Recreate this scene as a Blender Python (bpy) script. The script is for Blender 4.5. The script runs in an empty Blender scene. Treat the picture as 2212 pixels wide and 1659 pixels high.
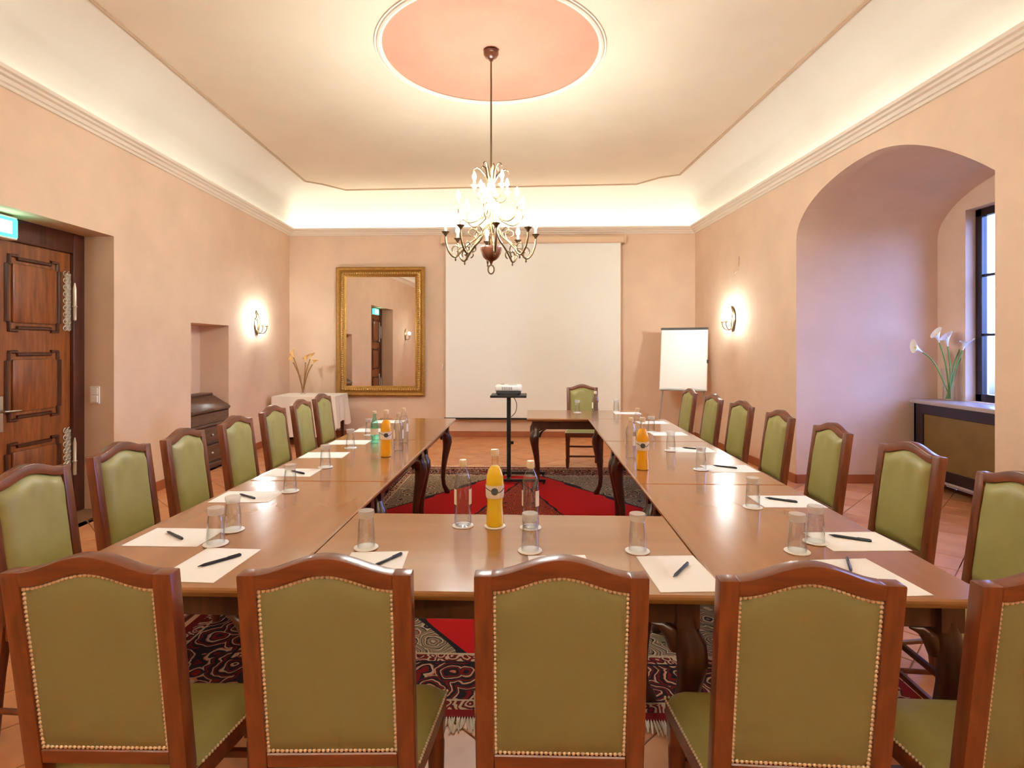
import bpy, bmesh, math, random
from mathutils import Vector, Matrix
R = math.radians
rnd = random.Random(7)
SC = bpy.context.scene
COL = SC.collection

# ------------------------------------------------------------------ camera, world, exposure
CAMZ = 1.477
FPX = 1200.0
HOR = 750.0
cam_d = bpy.data.cameras.new('camera')
cam = bpy.data.objects.new('camera', cam_d)
COL.objects.link(cam)
cam.location = (0, 0, CAMZ)
cam.rotation_euler = (R(90), 0, 0)
cam_d.sensor_fit = 'HORIZONTAL'
cam_d.sensor_width = 36.0
cam_d.lens = 36.0 * FPX / 2212.0
cam_d.shift_y = -(829.5 - HOR) / 2212.0
cam_d.clip_start = 0.02
SC.camera = cam

world = bpy.data.worlds.new('sky')
SC.world = world
world.use_nodes = True
bg = world.node_tree.nodes['Background']
_wn = world.node_tree
_tc = _wn.nodes.new('ShaderNodeTexCoord'); _sp = _wn.nodes.new('ShaderNodeSeparateXYZ')
_rp = _wn.nodes.new('ShaderNodeValToRGB')          # dusk sky above the horizon, dark ground below
_rp.color_ramp.elements[0].position = 0.47; _rp.color_ramp.elements[0].color = (0.03, 0.035, 0.045, 1)
_rp.color_ramp.elements[1].position = 0.53; _rp.color_ramp.elements[1].color = (0.27, 0.41, 1.0, 1)
_ma = _wn.nodes.new('ShaderNodeMath'); _ma.operation = 'MULTIPLY_ADD'; _ma.inputs[1].default_value = 0.5; _ma.inputs[2].default_value = 0.5
_wn.links.new(_tc.outputs['Generated'], _sp.inputs[0]); _wn.links.new(_sp.outputs[2], _ma.inputs[0])
_wn.links.new(_ma.outputs[0], _rp.inputs[0]); _wn.links.new(_rp.outputs[0], bg.inputs[0])
bg.inputs[1].default_value = 13.0

SC.view_settings.view_transform = 'Standard'
SC.view_settings.look = 'None'
SC.view_settings.gamma = 1.0
SC.view_settings.use_curve_mapping = False
SC.view_settings.exposure = 0.70
SC.cycles.use_denoising = True
SC.cycles.max_bounces = 16
SC.cycles.diffuse_bounces = 7
SC.cycles.glossy_bounces = 8
SC.cycles.transparent_max_bounces = 24
SC.cycles.sample_clamp_indirect = 6.0
SC.cycles.caustics_reflective = False
SC.cycles.caustics_refractive = False

BULB = 380.0          # chandelier bulb emission
SCONCE = 470.0
COVE = {'back': 8.0, 'right': 2.0, 'left': 1.2, 'rear': 170.0}  # rear is an added fill light behind the camera
WARM = (0.94, 1.06, 1.02)
COVEC = (0.97, 1.04, 0.94)

# ------------------------------------------------------------------ helpers
def lin(c):
    return tuple(((x / 255.0) / 12.92 if x / 255.0 <= 0.04045 else ((x / 255.0 + 0.055) / 1.055) ** 2.4) for x in c)

class MB:
    def __init__(s):
        s.v = []; s.f = []
    def add(s, vs, fs):
        b = len(s.v)
        s.v += [tuple(p) for p in vs]
        s.f += [tuple(i + b for i in f) for f in fs]
        return s
    def box(s, x0, x1, y0, y1, z0, z1):
        vs = [(x, y, z) for z in (z0, z1) for y in (y0, y1) for x in (x0, x1)]
        return s.add(vs, [(0, 2, 3, 1), (4, 5, 7, 6), (0, 1, 5, 4), (2, 6, 7, 3), (0, 4, 6, 2), (1, 3, 7, 5)])
    def hexa(s, p):   # 8 points: bottom 4 ccw, top 4 ccw
        return s.add(p, [(3, 2, 1, 0), (4, 5, 6, 7), (0, 1, 5, 4), (1, 2, 6, 5), (2, 3, 7, 6), (3, 0, 4, 7)])
    def quad(s, a, b, c, d):
        return s.add([a, b, c, d], [(0, 1, 2, 3)])
    def tube(s, pts, rad, n=8, caps=True, closed=False, flat=1.0):
        pts = [Vector(p) for p in pts]
        m = len(pts)
        if not isinstance(rad, (list, tuple)):
            rad = [rad] * m
        tang = []
        for i in range(m):
            if closed:
                t = pts[(i + 1) % m] - pts[i - 1]
            else:
                t = pts[min(i + 1, m - 1)] - pts[max(i - 1, 0)]
            tang.append(t.normalized() if t.length > 1e-9 else Vector((0, 0, 1)))
        up = Vector((0, 0, 1)) if abs(tang[0].z) < 0.9 else Vector((1, 0, 0))
        nrm = (up - tang[0] * up.dot(tang[0])).normalized()
        vs = []
        for i in range(m):
            nrm = nrm - tang[i] * nrm.dot(tang[i])
            nrm = nrm.normalized() if nrm.length > 1e-6 else tang[i].orthogonal().normalized()
            b = tang[i].cross(nrm)
            for k in range(n):
                a = 2 * math.pi * k / n
                vs.append(pts[i] + (nrm * math.cos(a) * flat + b * math.sin(a)) * rad[i])
        fs = []
        for i in range(m if closed else m - 1):
            j = (i + 1) % m
            for k in range(n):
                k2 = (k + 1) % n
                fs.append((i * n + k, i * n + k2, j * n + k2, j * n + k))
        if caps and not closed:
            fs.append(tuple(range(n - 1, -1, -1)))
            fs.append(tuple((m - 1) * n + k for k in range(n)))
        return s.add(vs, fs)
    def lathe(s, prof, n=24, c=(0, 0, 0), caps=True):
        vs = []; fs = []
        for r, z in prof:
            for k in range(n):
                a = 2 * math.pi * k / n
                vs.append((c[0] + r * math.cos(a), c[1] + r * math.sin(a), c[2] + z))
        m = len(prof)
        for i in range(m - 1):
            for k in range(n):
                k2 = (k + 1) % n
                fs.append((i * n + k, i * n + k2, (i + 1) * n + k2, (i + 1) * n + k))
        if caps:
            fs.append(tuple(range(n - 1, -1, -1)))
            fs.append(tuple((m - 1) * n + k for k in range(n)))
        return s.add(vs, fs)
    def prism(s, poly, z0, z1):
        n = len(poly)
        vs = [(x, y, z0) for x, y in poly] + [(x, y, z1) for x, y in poly]
        fs = [tuple(range(n - 1, -1, -1)), tuple(range(n, 2 * n))]
        fs += [(i, (i + 1) % n, n + (i + 1) % n, n + i) for i in range(n)]
        return s.add(vs, fs)
    def sphere(s, c, r, nu=12, nv=8, sz=1.0):
        prof = [(max(1e-4, r * math.sin(math.pi * i / nv)), -r * sz * math.cos(math.pi * i / nv)) for i in range(nv + 1)]
        return s.lathe(prof, nu, c, True)
    def grid(s, fn, nu, nv, thick=None):
        vs = [fn(i / nu, j / nv) for j in range(nv + 1) for i in range(nu + 1)]
        fs = [(j * (nu + 1) + i, j * (nu + 1) + i + 1, (j + 1) * (nu + 1) + i + 1, (j + 1) * (nu + 1) + i) for j in range(nv) for i in range(nu)]
        return s.add(vs, fs)
    def xform(s, fn):
        s.v = [tuple(fn(*p)) for p in s.v]
        return s
    def build(s, name, mat, parent=None, bevel=0.0, seg=1, smooth=35, recalc=True):
        me = bpy.data.meshes.new(name)
        bm = bmesh.new()
        vv = [bm.verts.new(p) for p in s.v]
        for f in s.f:
            try:
                bm.faces.new([vv[i] for i in f])
            except ValueError:
                pass
        if recalc:
            bmesh.ops.recalc_face_normals(bm, faces=bm.faces)
        if bevel > 0:
            es = [e for e in bm.edges if len(e.link_faces) == 2 and e.calc_face_angle(0) > 0.5]
            bmesh.ops.bevel(bm, geom=es, offset=bevel, segments=seg, profile=0.5, affect='EDGES', clamp_overlap=True)
        bm.to_mesh(me); bm.free()
        if smooth:
            for p in me.polygons:
                p.use_smooth = True
            me.set_sharp_from_angle(angle=R(smooth))
        if mat:
            me.materials.append(mat)
        o = bpy.data.objects.new(name, me)
        COL.objects.link(o)
        if parent:
            o.parent = parent
        return o

def tag(o, label=None, cat=None, group=None, kind=None):
    if label: o['label'] = label
    if cat: o['category'] = cat
    if group: o['group'] = group
    if kind: o['kind'] = kind
    return o
def empty(name, loc=(0, 0, 0), rz=0.0, label=None, cat=None, group=None, kind=None):
    o = bpy.data.objects.new(name, None)
    COL.objects.link(o)
    o.empty_display_size = 0.05
    o.location = loc
    o.rotation_euler = (0, 0, rz)
    return tag(o, label, cat, group, kind)
def copy_tree(o, parent=None):
    c = o.copy(); COL.objects.link(c); c.parent = parent
    for ch in o.children:
        copy_tree(ch, c)
    return c
def place(o, loc, rz, label, group=None):
    o.location = loc; o.rotation_euler = (0, 0, rz); o['label'] = label
    if group: o['group'] = group
    return o
ORD = ['first', 'second', 'third', 'fourth', 'fifth', 'sixth', 'seventh', 'eighth']

# ------------------------------------------------------------------ materials
def newmat(name):
    m = bpy.data.materials.new(name); m.use_nodes = True
    nt = m.node_tree
    return m, nt, nt.nodes['Principled BSDF']
def mat(name, rgb, rough=0.5, metal=0.0, spec=0.5, coat=0.0, coat_r=0.1, var=0.0, scale=6.0, stretch=(1, 1, 1), bump=0.0, bscale=40.0, emit=None, es=0.0, trans=0.0, ior=1.45, rgb2=None, detail=4.0, sheen=0.0):
    m, nt, b = newmat(name)
    c = lin(rgb)
    b.inputs['Base Color'].default_value = (*c, 1)
    b.inputs['Roughness'].default_value = rough
    b.inputs['Metallic'].default_value = metal
    b.inputs['Specular IOR Level'].default_value = spec
    b.inputs['Coat Weight'].default_value = coat
    b.inputs['Coat Roughness'].default_value = coat_r
    b.inputs['Transmission Weight'].default_value = trans
    b.inputs['IOR'].default_value = ior
    b.inputs['Sheen Weight'].default_value = sheen
    if emit:
        b.inputs['Emission Color'].default_value = (*emit, 1)
        b.inputs['Emission Strength'].default_value = es
    if var > 0 or rgb2 or bump > 0:
        tc = nt.nodes.new('ShaderNodeTexCoord')
        mp = nt.nodes.new('ShaderNodeMapping')
        mp.inputs['Scale'].default_value = stretch
        nt.links.new(tc.outputs['Object'], mp.inputs['Vector'])
    if var > 0 or rgb2:
        nz = nt.nodes.new('ShaderNodeTexNoise')
        nz.inputs['Scale'].default_value = scale
        nz.inputs['Detail'].default_value = detail
        nz.inputs['Roughness'].default_value = 0.6
        nt.links.new(mp.outputs[0], nz.inputs['Vector'])
        cr = nt.nodes.new('ShaderNodeValToRGB')
        cr.color_ramp.elements[0].position = 0.3
        cr.color_ramp.elements[1].position = 0.7
        if rgb2:
            c2 = lin(rgb2)
            cr.color_ramp.elements[0].color = (*c2, 1)
            cr.color_ramp.elements[1].color = (*c, 1)
        else:
            cr.color_ramp.elements[0].color = (*[x * (1 - var) for x in c], 1)
            cr.color_ramp.elements[1].color = (*[min(1, x * (1 + var)) for x in c], 1)
        nt.links.new(nz.outputs[0], cr.inputs[0])
        nt.links.new(cr.outputs[0], b.inputs['Base Color'])
    if bump > 0:
        n2 = nt.nodes.new('ShaderNodeTexNoise')
        n2.inputs['Scale'].default_value = bscale
        n2.inputs['Detail'].default_value = 5.0
        nt.links.new(mp.outputs[0], n2.inputs['Vector'])
        bp = nt.nodes.new('ShaderNodeBump')
        bp.inputs['Strength'].default_value = bump
        bp.inputs['Distance'].default_value = 0.01
        nt.links.new(n2.outputs[0], bp.inputs['Height'])
        nt.links.new(bp.outputs[0], b.inputs['Normal'])
    return m
def emis(name, rgb, strength):
    m = bpy.data.materials.new(name); m.use_nodes = True
    nt = m.node_tree; nt.nodes.clear()
    o = nt.nodes.new('ShaderNodeOutputMaterial'); e = nt.nodes.new('ShaderNodeEmission')
    e.inputs[0].default_value = (*rgb, 1); e.inputs[1].default_value = strength
    nt.links.new(e.outputs[0], o.inputs[0])
    return m
def thin_glass(name, tint=(1, 1, 1), edge=0.6, edgecol=(0.8, 0.85, 0.85), rough=0.03):
    m = bpy.data.materials.new(name); m.use_nodes = True
    nt = m.node_tree; nt.nodes.clear()
    o = nt.nodes.new('ShaderNodeOutputMaterial')
    tr = nt.nodes.new('ShaderNodeBsdfTransparent')
    gl = nt.nodes.new('ShaderNodeBsdfGlossy'); gl.inputs['Roughness'].default_value = rough
    lw = nt.nodes.new('ShaderNodeLayerWeight'); lw.inputs[0].default_value = 0.35
    cm = nt.nodes.new('ShaderNodeMix'); cm.data_type = 'RGBA'
    cm.inputs[6].default_value = (*tint, 1); cm.inputs[7].default_value = (*edgecol, 1)
    nt.links.new(lw.outputs['Facing'], cm.inputs[0])
    nt.links.new(cm.outputs[2], tr.inputs[0])
    l2 = nt.nodes.new('ShaderNodeLayerWeight'); l2.inputs[0].default_value = 0.5
    pw = nt.nodes.new('ShaderNodeMath'); pw.operation = 'POWER'; pw.inputs[1].default_value = 3.0
    nt.links.new(l2.outputs['Facing'], pw.inputs[0])
    mul = nt.nodes.new('ShaderNodeMath'); mul.operation = 'MULTIPLY_ADD'; mul.inputs[1].default_value = edge * 0.75; mul.inputs[2].default_value = 0.045
    mul.use_clamp = True
    nt.links.new(pw.outputs[0], mul.inputs[0])
    mx = nt.nodes.new('ShaderNodeMixShader')
    nt.links.new(mul.outputs[0], mx.inputs[0])
    nt.links.new(tr.outputs[0], mx.inputs[1]); nt.links.new(gl.outputs[0], mx.inputs[2])
    nt.links.new(mx.outputs[0], o.inputs[0])
    return m
def frosted(name):
    m = thin_glass(name, (0.96, 0.97, 0.96), 1.6, (0.9, 0.91, 0.9), 0.12)
    nt = m.node_tree
    out = [n for n in nt.nodes if n.type == 'OUTPUT_MATERIAL'][0]
    src = out.inputs[0].links[0].from_socket
    df = nt.nodes.new('ShaderNodeBsdfDiffuse'); df.inputs[0].default_value = (0.9, 0.9, 0.88, 1)
    mx = nt.nodes.new('ShaderNodeMixShader'); mx.inputs[0].default_value = 0.34
    nt.links.new(src, mx.inputs[1]); nt.links.new(df.outputs[0], mx.inputs[2]); nt.links.new(mx.outputs[0], out.inputs[0])
    return m
def wood(name, rgb, rgb2, rough=0.3, coat=0.5, coat_r=0.12, scale=3.0, axis=0, spec=0.5, detail=6):
    st = [9, 9, 9]; st[axis] = 0.9
    return mat(name, rgb, rough=rough, coat=coat, coat_r=coat_r, rgb2=rgb2, scale=scale, stretch=tuple(st), detail=detail, spec=spec)

def juice_mat(name, rgb):
    m = mat(name, rgb, rough=0.12, coat=0.5, coat_r=0.04)
    b = m.node_tree.nodes['Principled BSDF']
    b.inputs['Subsurface Weight'].default_value = 0.7
    b.inputs['Subsurface Radius'].default_value = (1.0, 0.7, 0.25)
    b.inputs['Subsurface Scale'].default_value = 0.04
    return m
M = {}
M['wall'] = mat('peach_plaster', (224, 194, 168), rough=0.9, spec=0.2, var=0.05, scale=2.2, bump=0.12, bscale=22)
M['ceil'] = mat('cream_plaster', (226, 208, 184), rough=0.9, spec=0.2, var=0.025, scale=1.6)
M['cove'] = mat('cove_plaster', (236, 228, 214), rough=0.9, spec=0.2, var=0.015, scale=1.5)
M['cornice'] = mat('cornice_plaster', (230, 216, 198), rough=0.8, spec=0.2)
M['bead'] = mat('ceiling_bead', (196, 168, 140), rough=0.85, spec=0.2)
M['salmon'] = mat('salmon_plaster', (202, 146, 122), rough=0.9, spec=0.2, var=0.05, scale=2.5)
M['base'] = mat('terracotta_skirting', (160, 88, 50), rough=0.5, var=0.1, scale=8)
M['grout'] = mat('tile_grout', (132, 92, 62), rough=0.85)
M['chairwood'] = wood('chair_walnut', (122, 60, 27), (82, 37, 16), rough=0.34, coat=0.35, coat_r=0.2, scale=4, axis=2)
M['chairwood_x'] = wood('chair_walnut_rail', (122, 60, 27), (82, 37, 16), rough=0.34, coat=0.35, coat_r=0.2, scale=4, axis=0)
M['leather'] = mat('olive_leather', (152, 144, 84), rough=0.42, spec=0.45, var=0.06, scale=9, bump=0.05, bscale=160)
M['leatherback'] = mat('olive_leather_back', (130, 126, 82), rough=0.5, spec=0.35, var=0.05, scale=5, bump=0.05, bscale=180)
M['nail'] = mat('brass_nail', (244, 234, 210), rough=0.32, metal=0.55)
M['tabletop_x'] = wood('table_walnut_x', (158, 107, 64), (152, 101, 60), rough=0.2, coat=0.55, coat_r=0.08, scale=1.6, axis=0, detail=1.5)
M['tabletop_y'] = wood('table_walnut_y', (158, 107, 64), (152, 101, 60), rough=0.2, coat=0.55, coat_r=0.08, scale=2.4, axis=1)
M['darkwood'] = wood('dark_walnut', (74, 36, 20), (44, 18, 10), rough=0.3, coat=0.4, coat_r=0.15, scale=4, axis=2)
M['doorwood'] = wood('door_oak', (150, 84, 36), (96, 44, 18), rough=0.4, coat=0.3, coat_r=0.2, scale=3, axis=2)
M['doordark'] = wood('door_dark', (84, 36, 18), (46, 16, 8), rough=0.4, coat=0.3, coat_r=0.2, scale=4, axis=2)
M['iron'] = mat('wrought_iron', (214, 204, 186), rough=0.4, metal=0.6)
M['gilt'] = mat('gilt_frame', (170, 128, 66), rough=0.38, metal=0.75, var=0.2, scale=30, bump=0.2, bscale=90)
M['giltbead'] = mat('gilt_bead', (214, 176, 106), rough=0.3, metal=0.7)
M['mirror'] = mat('mirror_silver', (235, 228, 220), rough=0.01, metal=1.0)
M['screen'] = mat('projection_fabric', (242, 240, 232), rough=0.9, spec=0.1)
M['screencase'] = mat('screen_casing', (222, 190, 160), rough=0.5)
M['black'] = mat('black_metal', (26, 20, 20), rough=0.4)
M['blackwood'] = mat('black_lacquer', (30, 16, 18), rough=0.3, coat=0.3)
M['white'] = mat('white_paper', (253, 251, 248), rough=0.8, spec=0.2)
M['whiteplastic'] = mat('white_plastic', (236, 232, 224), rough=0.35)
M['grey'] = mat('grey_plastic', (150, 146, 142), rough=0.4)
M['darkgrey'] = mat('dark_grey', (70, 68, 68), rough=0.4)
M['linen'] = mat('white_linen', (240, 230, 212), rough=0.85, spec=0.2, sheen=0.2)
M['pen'] = mat('pen_black', (22, 26, 40), rough=0.3)
M['steel'] = mat('steel', (190, 188, 184), rough=0.25, metal=1.0)
M['glass'] = thin_glass('clear_glass', (0.985, 0.99, 0.985), 1.1, (0.80, 0.82, 0.81))
M['pet'] = thin_glass('bottle_plastic', (0.97, 0.975, 0.98), 1.0, (0.72, 0.74, 0.78))
M['teal'] = thin_glass('teal_glass', (0.62, 0.93, 0.84), 0.7, (0.45, 0.8, 0.7))
M['pane'] = thin_glass('window_glass', (0.96, 0.98, 1.0), 0.6, (0.9, 0.94, 1.0))
M['juice'] = juice_mat('orange_juice', (255, 214, 50))
M['juicedark'] = juice_mat('orange_nectar', (242, 184, 48))
M['cap'] = mat('bottle_cap', (240, 222, 186), rough=0.4)
M['label'] = mat('bottle_label', (246, 238, 220), rough=0.6)
M['chandmetal'] = mat('aged_brass', (112, 90, 62), rough=0.3, metal=0.9)
M['chandpale'] = mat('pale_gilt', (176, 146, 92), rough=0.35, metal=0.5)
M['bowl'] = mat('turned_brown_bowl', (98, 52, 32), rough=0.25, coat=0.5)
M['candle'] = mat('candle_sleeve', (246, 236, 210), rough=0.5)
M['bulb'] = emis('candle_bulb', WARM, BULB)
M['sbulb'] = emis('sconce_bulb', WARM, SCONCE)
M['exitface'] = emis('exit_sign_green', (0.03, 0.62, 0.36), 5.0)
M['exitwhite'] = emis('exit_sign_white', (0.6, 1.0, 0.85), 7.0)
M['petal'] = mat('calla_white', (245, 240, 232), rough=0.5)
M['petalorange'] = mat('calla_apricot', (250, 205, 130), rough=0.5)
M['spadix'] = mat('calla_spadix', (240, 200, 80), rough=0.6)
M['stem'] = mat('green_stem', (108, 148, 70), rough=0.45)
M['stembrown'] = mat('olive_stem', (150, 110, 56), rough=0.5)
M['rpanel'] = mat('olive_bronze_grille', (128, 100, 52), rough=0.45, metal=0.3, var=0.12, scale=4)
M['slab'] = mat('grey_stone_slab', (176, 160, 156), rough=0.25)
M['chest'] = wood('old_chest', (110, 78, 60), (66, 42, 32), rough=0.4, coat=0.2, coat_r=0.3, scale=4, axis=1)
M['fringe'] = mat('rug_fringe', (226, 212, 188), rough=0.9)

def tile_mat():
    m, nt, b = newmat('terracotta_tile')
    oi = nt.nodes.new('ShaderNodeObjectInfo')
    tc = nt.nodes.new('ShaderNodeTexCoord')
    nz = nt.nodes.new('ShaderNodeTexNoise'); nz.inputs['Scale'].default_value = 5.0; nz.inputs['Detail'].default_value = 5
    geo = nt.nodes.new('ShaderNodeNewGeometry')
    nt.links.new(geo.outputs['Position'], nz.inputs['Vector'])
    ad = nt.nodes.new('ShaderNodeMath'); ad.operation = 'MULTIPLY_ADD'
    ad.inputs[1].default_value = 0.35
    nt.links.new(oi.outputs['Random'], ad.inputs[0]); nt.links.new(nz.outputs[0], ad.inputs[2])
    cr = nt.nodes.new('ShaderNodeValToRGB')
    e = cr.color_ramp.elements
    e[0].position = 0.3; e[0].color = (*lin((188, 116, 68)), 1)
    e[1].position = 0.95; e[1].color = (*lin((222, 160, 110)), 1)
    nt.links.new(ad.outputs[0], cr.inputs[0]); nt.links.new(cr.outputs[0], b.inputs['Base Color'])
    b.inputs['Roughness'].default_value = 0.38
    return m
M['tile'] = tile_mat()

class SN:      # small shader-math builder
    def __init__(s, nt): s.nt = nt
    def m(s, op, a, b=None, c=None, clamp=False):
        n = s.nt.nodes.new('ShaderNodeMath'); n.operation = op; n.use_clamp = clamp
        for i, x in enumerate((a, b, c)):
            if x is None: continue
            if isinstance(x, (int, float)): n.inputs[i].default_value = x
            else: s.nt.links.new(x, n.inputs[i])
        return n.outputs[0]
    def mix(s, f, a, b):
        n = s.nt.nodes.new('ShaderNodeMix'); n.data_type = 'RGBA'
        for i, x in ((0, f), (6, a), (7, b)):
            if isinstance(x, tuple): n.inputs[i].default_value = (*x, 1)
            elif isinstance(x, (int, float)): n.inputs[i].default_value = x
            else: s.nt.links.new(x, n.inputs[i])
        return n.outputs[2]
    def ramp(s, f, stops, const=True):
        n = s.nt.nodes.new('ShaderNodeValToRGB')
        n.color_ramp.interpolation = 'CONSTANT' if const else 'LINEAR'
        el = n.color_ramp.elements
        while len(el) < len(stops): el.new(0.5)
        for e, (p, c) in zip(el, stops):
            e.position = p; e.color = (*c, 1)
        s.nt.links.new(f, n.inputs[0])
        return n.outputs[0]

def rug_mat(hx, hy):
    m, nt, b = newmat('oriental_rug')
    S = SN(nt)
    tc = nt.nodes.new('ShaderNodeTexCoord')
    sp = nt.nodes.new('ShaderNodeSeparateXYZ')
    nt.links.new(tc.outputs['Object'], sp.inputs[0])
    ax = S.m('ABSOLUTE', sp.outputs[0]); ay = S.m('ABSOLUTE', sp.outputs[1])
    cb = nt.nodes.new('ShaderNodeCombineXYZ')
    nt.links.new(ax, cb.inputs[0]); nt.links.new(ay, cb.inputs[1])
    wn = nt.nodes.new('ShaderNodeTexNoise'); wn.inputs['Scale'].default_value = 9; wn.inputs['Detail'].default_value = 2
    nt.links.new(cb.outputs[0], wn.inputs['Vector'])
    vm = nt.nodes.new('ShaderNodeVectorMath'); vm.operation = 'MULTIPLY_ADD'
    nt.links.new(wn.outputs['Color'], vm.inputs[0]); vm.inputs[1].default_value = (0.09, 0.09, 0); nt.links.new(cb.outputs[0], vm.inputs[2])
    vo = nt.nodes.new('ShaderNodeTexVoronoi'); vo.inputs['Scale'].default_value = 6.5
    nt.links.new(vm.outputs[0], vo.inputs['Vector'])
    vs = nt.nodes.new('ShaderNodeTexVoronoi'); vs.inputs['Scale'].default_value = 17.0
    nt.links.new(vm.outputs[0], vs.inputs['Vector'])
    navy = lin((38, 30, 34)); beige = lin((192, 168, 138)); red = lin((190, 26, 26)); dred = lin((122, 26, 24)); grey = lin((120, 106, 84)); rose = lin((200, 118, 92)); ora = lin((196, 84, 48))
    d1 = vo.outputs['Distance']; d2 = vs.outputs['Distance']
    swirl = S.m('FRACT', S.m('MULTIPLY', d1, 5.0))
    motif_b = S.ramp(swirl, [(0.0, navy), (0.36, dred), (0.56, navy), (0.70, beige), (0.82, rose), (0.92, navy)])
    motif_g = S.ramp(swirl, [(0.0, grey), (0.3, navy), (0.42, beige), (0.62, grey), (0.82, dred), (0.9, beige)])
    swirl2 = S.m('FRACT', S.m('MULTIPLY', d2, 3.2))
    motif_m = S.ramp(swirl2, [(0.0, dred), (0.35, ora), (0.55, navy), (0.72, dred), (0.88, rose)])
    small = S.ramp(swirl2, [(0.0, beige), (0.4, dred), (0.7, navy), (0.9, rose)])
    e = S.m('MINIMUM', S.m('SUBTRACT', hx, ax), S.m('SUBTRACT', hy, ay))
    wob = S.m('MULTIPLY', S.m('SINE', S.m('MULTIPLY', S.m('ADD', ax, S.m('MULTIPLY', ay, 1.0)), 40.0)), 0.012)
    dia = S.m('ADD', S.m('ADD', S.m('MULTIPLY', ax, 0.60), S.m('MULTIPLY', ay, 0.42)), wob)
    med = S.m('ADD', S.m('ADD', S.m('MULTIPLY', ax, 1.9), S.m('MULTIPLY', ay, 0.60)), wob)
    spand = S.m('GREATER_THAN', dia, 0.94)
    spand_edge = S.m('GREATER_THAN', dia, 0.91)
    medin = S.m('LESS_THAN', med, 0.93)
    medline = S.m('LESS_THAN', med, 0.97)
    col = S.mix(spand_edge, red, navy)
    col = S.mix(spand, col, motif_g)
    col = S.mix(medline, col, navy)
    col = S.mix(medin, col, motif_m)
    for lim, c in ((0.46, beige), (0.445, small), (0.39, navy), (0.375, motif_b), (0.11, beige), (0.10, small), (0.045, dred)):
        col = S.mix(S.m('LESS_THAN', e, lim), col, c)
    fz = nt.nodes.new('ShaderNodeTexNoise'); fz.inputs['Scale'].default_value = 140
    nt.links.new(tc.outputs['Object'], fz.inputs['Vector'])
    col = S.mix(S.m('MULTIPLY', fz.outputs[0], 0.25), col, navy)
    nt.links.new(col, b.inputs['Base Color'])
    b.inputs['Roughness'].default_value = 0.95
    b.inputs['Specular IOR Level'].default_value = 0.1
    bp = nt.nodes.new('ShaderNodeBump'); bp.inputs['Strength'].default_value = 0.3; bp.inputs['Distance'].default_value = 0.004
    nt.links.new(fz.outputs[0], bp.inputs['Height']); nt.links.new(bp.outputs[0], b.inputs['Normal'])
    return m

# ------------------------------------------------------------------ room geometry
YB = -2.3
def xl(t): return -3.622 - 0.01546 * (t - 3.93)
def xr(t): return 3.18 - 0.0364 * (t - 3.45)
BL = (xl(9.25), 9.25); BR = (xr(9.03), 9.03)
FL = (xl(YB), YB); FR = (xr(YB), YB)
def yback(x): return BL[1] + (BR[1] - BL[1]) * (x - BL[0]) / (BR[0] - BL[0])
CORN = [FL, FR, BR, BL]        # ccw
def inset(d):
    lines = []
    for i in range(4):
        a = Vector(CORN[i]); b = Vector(CORN[(i + 1) % 4])
        t = (b - a).normalized(); n = Vector((-t.y, t.x))
        lines.append((a + n * d, t))
    out = []
    for i in range(4):
        p, t = lines[i - 1]; q, u = lines[i]
        den = t.x * u.y - t.y * u.x
        s = ((q.x - p.x) * u.y - (q.y - p.y) * u.x) / den
        out.append((p.x + t.x * s, p.y + t.y * s))
    return out
ZW = 3.42
T0, T1, TZ, TD = 3.33, 5.08, 2.49, 0.36           # door recess in the left wall
N0, N1, NZ, ND = 6.33, 7.20, 1.757, 0.37          # niche in the left wall
A0, A1, AX = 3.65, 6.03, 4.62                     # arched alcove in the right wall
W0, W1, WZ0, WZ1 = 4.15, 5.66, 0.93, 2.87         # window in its back wall
def arch(t):
    s = (t - 0.5 * (A0 + A1)) / (0.5 * (A1 - A0))
    s = max(-1, min(1, s))
    k = math.sqrt(1 - s * s) if s > 0 else 1 - abs(s) ** 1.8
    return 2.64 + 0.53 * k

mb = MB()
ts = [YB, T0, T1, N0, N1, 9.25]; zs = [0, NZ, TZ, ZW]
for i in range(5):
    for j in range(3):
        if i == 1 and j < 2: continue
        if i == 3 and j < 1: continue
        t0, t1, z0, z1 = ts[i], ts[i + 1], zs[j], zs[j + 1]
        mb.quad((xl(t0), t0, z0), (xl(t0), t0, z1), (xl(t1), t1, z1), (xl(t1), t1, z0))
for (t0, t1, z1, d) in ((T0, T1, TZ, TD), (N0, N1, NZ, ND)):
    a, b = xl(t0), xl(t1)
    mb.quad((a, t0, 0), (a - d, t0, 0), (a - d, t0, z1), (a, t0, z1))
    mb.quad((b, t1, 0), (b, t1, z1), (b - d, t1, z1), (b - d, t1, 0))
    mb.quad((a, t0, z1), (a - d, t0, z1), (b - d, t1, z1), (b, t1, z1))
    mb.quad((a - d, t0, 0), (b - d, t1, 0), (b - d, t1, z1), (a - d, t0, z1))
tag(mb.build('wall_left', M['wall'], smooth=0, recalc=False), kind='structure')

mb = MB()
mb.quad((BL[0], BL[1], 0), (BL[0], BL[1], ZW), (BR[0], BR[1], ZW), (BR[0], BR[1], 0))
tag(mb.build('wall_back', M['wall'], smooth=0, recalc=False), kind='structure')
mb = MB()
mb.quad((FL[0], FL[1], 0), (FR[0], FR[1], 0), (FR[0], FR[1], ZW), (FL[0], FL[1], ZW))
tag(mb.build('wall_rear', M['wall'], smooth=0, recalc=False), kind='structure')

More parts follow.
